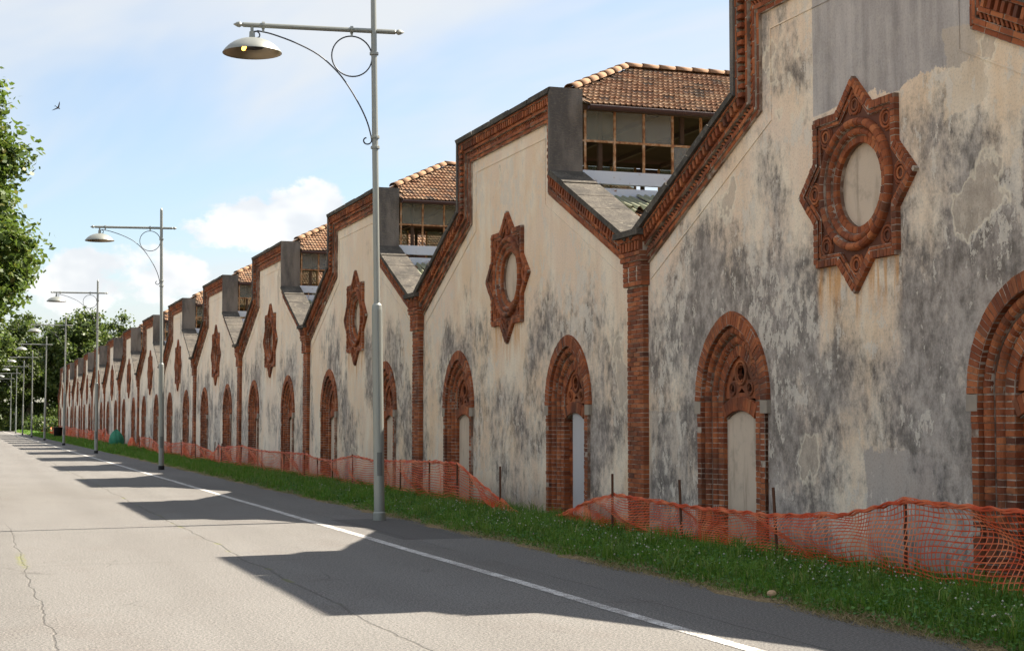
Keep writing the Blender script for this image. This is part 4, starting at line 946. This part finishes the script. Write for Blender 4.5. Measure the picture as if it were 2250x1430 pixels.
# ================================================================== TREES
def leaf_cloud(n, clumps, rad, size, seed, droop=.3):
    rg = np.random.default_rng(seed); k = rg.integers(0, len(clumps), n); C_ = np.array(clumps)[k]
    d_ = rg.normal(0, 1, (n,3)); d_ /= np.linalg.norm(d_,axis=1)[:,None]; r = np.minimum(np.abs(rg.normal(0,.60,n)), 1.0+.25*rg.random(n))
    p = C_[:,:3]+d_*(r*C_[:,3]*rad)[:,None]*np.array([1,1,.8])
    a = rg.normal(0,1,(n,3)); a /= np.linalg.norm(a,axis=1)[:,None]; nrm = rg.normal(0,.75,(n,3))+np.array([0,0,.8])+d_*.5
    b_ = np.cross(nrm, a); b_ /= np.linalg.norm(b_,axis=1)[:,None]+1e-9; a = np.cross(b_, nrm); a /= np.linalg.norm(a,axis=1)[:,None]+1e-9
    s = size*(.6+.8*rg.random(n))[:,None]; nn = np.cross(a, b_)
    V = np.stack([p-a*s*.55, p+b_*s*.36-nn*s*.07, p+a*s*.60-nn*s*.10, p-b_*s*.36-nn*s*.07],1).reshape(-1,3); F = np.arange(4*n).reshape(-1,4); return V, F
def crown_clumps(c, r, n, seed, cr=(.7,1.2)):
    rg = np.random.default_rng(seed); out = []
    while len(out) < n:
        q = rg.normal(0,1,3); q /= np.linalg.norm(q); f = rg.random()**.30
        lob = 1+.12*math.sin(3*math.atan2(q[1],q[0])+seed)+.07*math.sin(5*q[2]*2+seed*2)
        out.append((c[0]+q[0]*r[0]*f*lob, c[1]+q[1]*r[1]*f*lob, c[2]+q[2]*r[2]*f*lob, rg.uniform(*cr)))
    return out
def tree_mesh(seed, h, c, r, nclump, nleaf, leaf, cr, mleaf, trunk_r):
    cl = crown_clumps(c, r, nclump, seed, cr); V, F = leaf_cloud(nleaf, cl, 1.0, leaf, seed+1)
    rg = np.random.default_rng(seed+2); m = MB(); top = Vector((c[0],c[1],c[2]+r[2]*.5))
    pts = [Vector((0,0,-.2)), Vector((.05,.05,h*.2)), Vector((c[0]*.5,c[1]*.5,c[2]-r[2]*.4)), top]; m.tube(pts, [trunk_r*1.25,trunk_r,trunk_r*.75,trunk_r*.15], 9)
    for k in range(0, len(cl), max(1,len(cl)//14)):
        q = Vector(cl[k][:3]); s = rg.uniform(.25,.8); st = pts[1].lerp(top, s); mid = st.lerp(q,.5)+Vector((0,0,-.15*r[2]*.3)); m.tube([st,mid,q], [trunk_r*.32,trunk_r*.2,trunk_r*.05], 6)
    return npmesh('crown', V, F, mleaf), m.mesh('trunk', M_BARK, True)
def tree(mesh, loc, rz, s, label, group):
    e = empty('broadleaf_tree', loc, label, 'tree', group); e.rotation_euler = (0,0,rz); e.scale = (s,s,s); link('crown', mesh[0], e); link('trunk', mesh[1], e); return e
TN = tree_mesh(11, 11, (0,0,5.8), (4.15,4.3,5.1), 620, 350000, .125, (.42,.80), M_LEAF, .24)
tree(TN, (-13.3,38.2,.05), 4.2, 1.0, 'leafy green tree overhanging the road at the picture\'s edge', 'trees along the road')
TF = [tree_mesh(30+k, 18, (0,0,11), ((5.6,5.4,7.2),(6.4,6.0,7.6),(5.0,5.2,6.6))[k], 120, 30000, .42, (1.0,1.9), M_LEAF2, .4) for k in range(3)]
FT = [(-7.5,276,0,1.0,'far tree above the end of the road, half hidden by lamps'),(-.5,283,1,1.02,'broad far tree whose crown rises behind the third lamp'),(6.6,270,2,1.12,'tall far tree rising just beyond the last gable'),(13.0,285,0,1.08,'far tree peeping over the gable roofs'),(-14.5,268,1,.9,'dark far tree at the road bend by the picture edge'),(2.8,292,2,.98,'far tree filling the gap behind the tallest crown'),(-20,290,2,1.1,'far tree beyond the bend, mostly out of the picture'),(19.5,280,1,.95,'lowest far tree crown over the roofline')]
for k, (x, y, q, s, lab) in enumerate(FT): tree(TF[q], (x,y,-.1), k*1.7, s, lab, 'trees closing the end of the road')
# shrubs and low wood under the far trees
cl = [(rng.uniform(-24,24), rng.uniform(262,300), rng.uniform(.3,3.8), rng.uniform(1.0,2.2)) for k in range(150)] + [(rng.uniform(-1.5,9), rng.uniform(222,262), rng.uniform(.2,1.6), rng.uniform(.7,1.4)) for k in range(30)]
cl = [c_ for c_ in cl if not (-13.5 < c_[0] < -3.4 and c_[1] < 271)]
V, F = leaf_cloud(42000, cl, 1.0, .40, 77); tag(link('undergrowth', npmesh('undergrowth', V, F, M_LEAF2)), 'dark undergrowth below the far trees', kind='stuff')
V, F = leaf_cloud(26000, [(x, y, z, 2.6) for x in np.arange(-42,46,3.0) for y in (308,316) for z in (1.0,4.0,7.5,11.0)], 1.0, 1.1, 78); tag(link('woodland', npmesh('woodland', V, F, M_LEAF2)), 'dark wood closing the view behind the far trees', kind='stuff')

# ================================================================== BIRD, SIGN, PERSON
m = MB(); m.tube([(-.09,0,0),(-.05,0,.002),(.0,0,.005),(.05,0,.004),(.085,0,.0)], [.004,.016,.022,.016,.003], 8)
for sg in (1,-1): m.add([(.035,sg*.012,.01),(-.02,sg*.012,.01),(-.05,sg*.10,.035),(-.02,sg*.13,.045),(-.09,sg*.20,.03)], [(0,1,2,3),(2,3,4)])
m.add([(-.085,.004,0),(-.085,-.004,0),(-.14,-.03,0),(-.12,0,0),(-.14,.03,0)], [(0,1,2,3,4)])
bd_ = m.build('bird', mat('dark_feathers', plain((.05,.045,.05)), .8)); bd_.location = (-8.91,30,7.35); bd_.scale = (.6,.6,.6); bd_.rotation_euler = (1.2,.55,-.5); tag(bd_, 'small dark bird flying in the open sky', 'bird')
sg_ = empty('road_sign', (-7.05,236,0), 'round red road sign on a post at the road\'s far end', 'road sign'); m = MB(); m.tube([(0,0,0),(0,0,2.6)], .035, 8); m.build('post', M_STEEL, sg_)
m = MB(); m.lathe([(0,0),(.38,0),(.38,.02),(0,.02)], 24, Matrix.Translation((0,-.05,2.3)) @ Matrix.Rotation(math.pi/2,4,'X')); m.build('disc', mat('red_enamel', plain((.55,.03,.02)), .4), sg_)
m = MB(); m.lathe([(0,0),(.26,0),(.26,.01),(0,.01)], 24, Matrix.Translation((0,-.075,2.3)) @ Matrix.Rotation(math.pi/2,4,'X')); m.build('disc_face', M_PAINT, sg_)
def person(loc, rz):
    me = bpy.data.meshes.new('person'); V_ = [(0,0,.95),(0,0,1.15),(0,.01,1.38),(0,0,1.50),(0,.02,1.60),(0,.03,1.70),(.18,0,1.40),(.24,.05,1.15),(.22,.20,.98),(-.18,0,1.40),(-.25,-.06,1.15),(-.24,.08,.93),(.10,0,.90),(.11,.14,.50),(.11,.06,.08),(.11,.18,.04),(-.10,0,.90),(-.10,-.05,.50),(-.10,-.22,.12),(-.10,-.12,.04)]
    E_ = [(0,1),(1,2),(2,3),(3,4),(4,5),(2,6),(6,7),(7,8),(2,9),(9,10),(10,11),(0,12),(12,13),(13,14),(14,15),(0,16),(16,17),(17,18),(18,19)]
    rad = [.14,.13,.15,.055,.09,.085,.065,.045,.035,.065,.045,.035,.09,.06,.04,.035,.09,.06,.04,.035]
    me.from_pydata(V_, E_, []); o = link('person', me); md = o.modifiers.new('skin','SKIN'); 
    for k, r in enumerate(rad): me.skin_vertices[0].data[k].radius = (r,r)
    me.skin_vertices[0].data[0].use_root = True; o.modifiers.new('sub','SUBSURF').levels = 1
    def fn(t,b):
        z = t.xyz(t.obj())[2]; c = t.mix(t.m('GREATER_THAN', z, .62), (.42,.24,.17,1), (.02,.02,.035,1)); return t.mix(t.m('GREATER_THAN', z, 1.46), c, (.36,.21,.15,1))
    me.materials.append(mat('walker_clothes', fn, .8)); o.location = loc; o.rotation_euler = (0,0,rz); return o
try: tag(person((-6.25,246,0), .2), 'person in dark top and bare legs walking at the road\'s end', 'person')
except Exception as ex: print('person failed', ex)
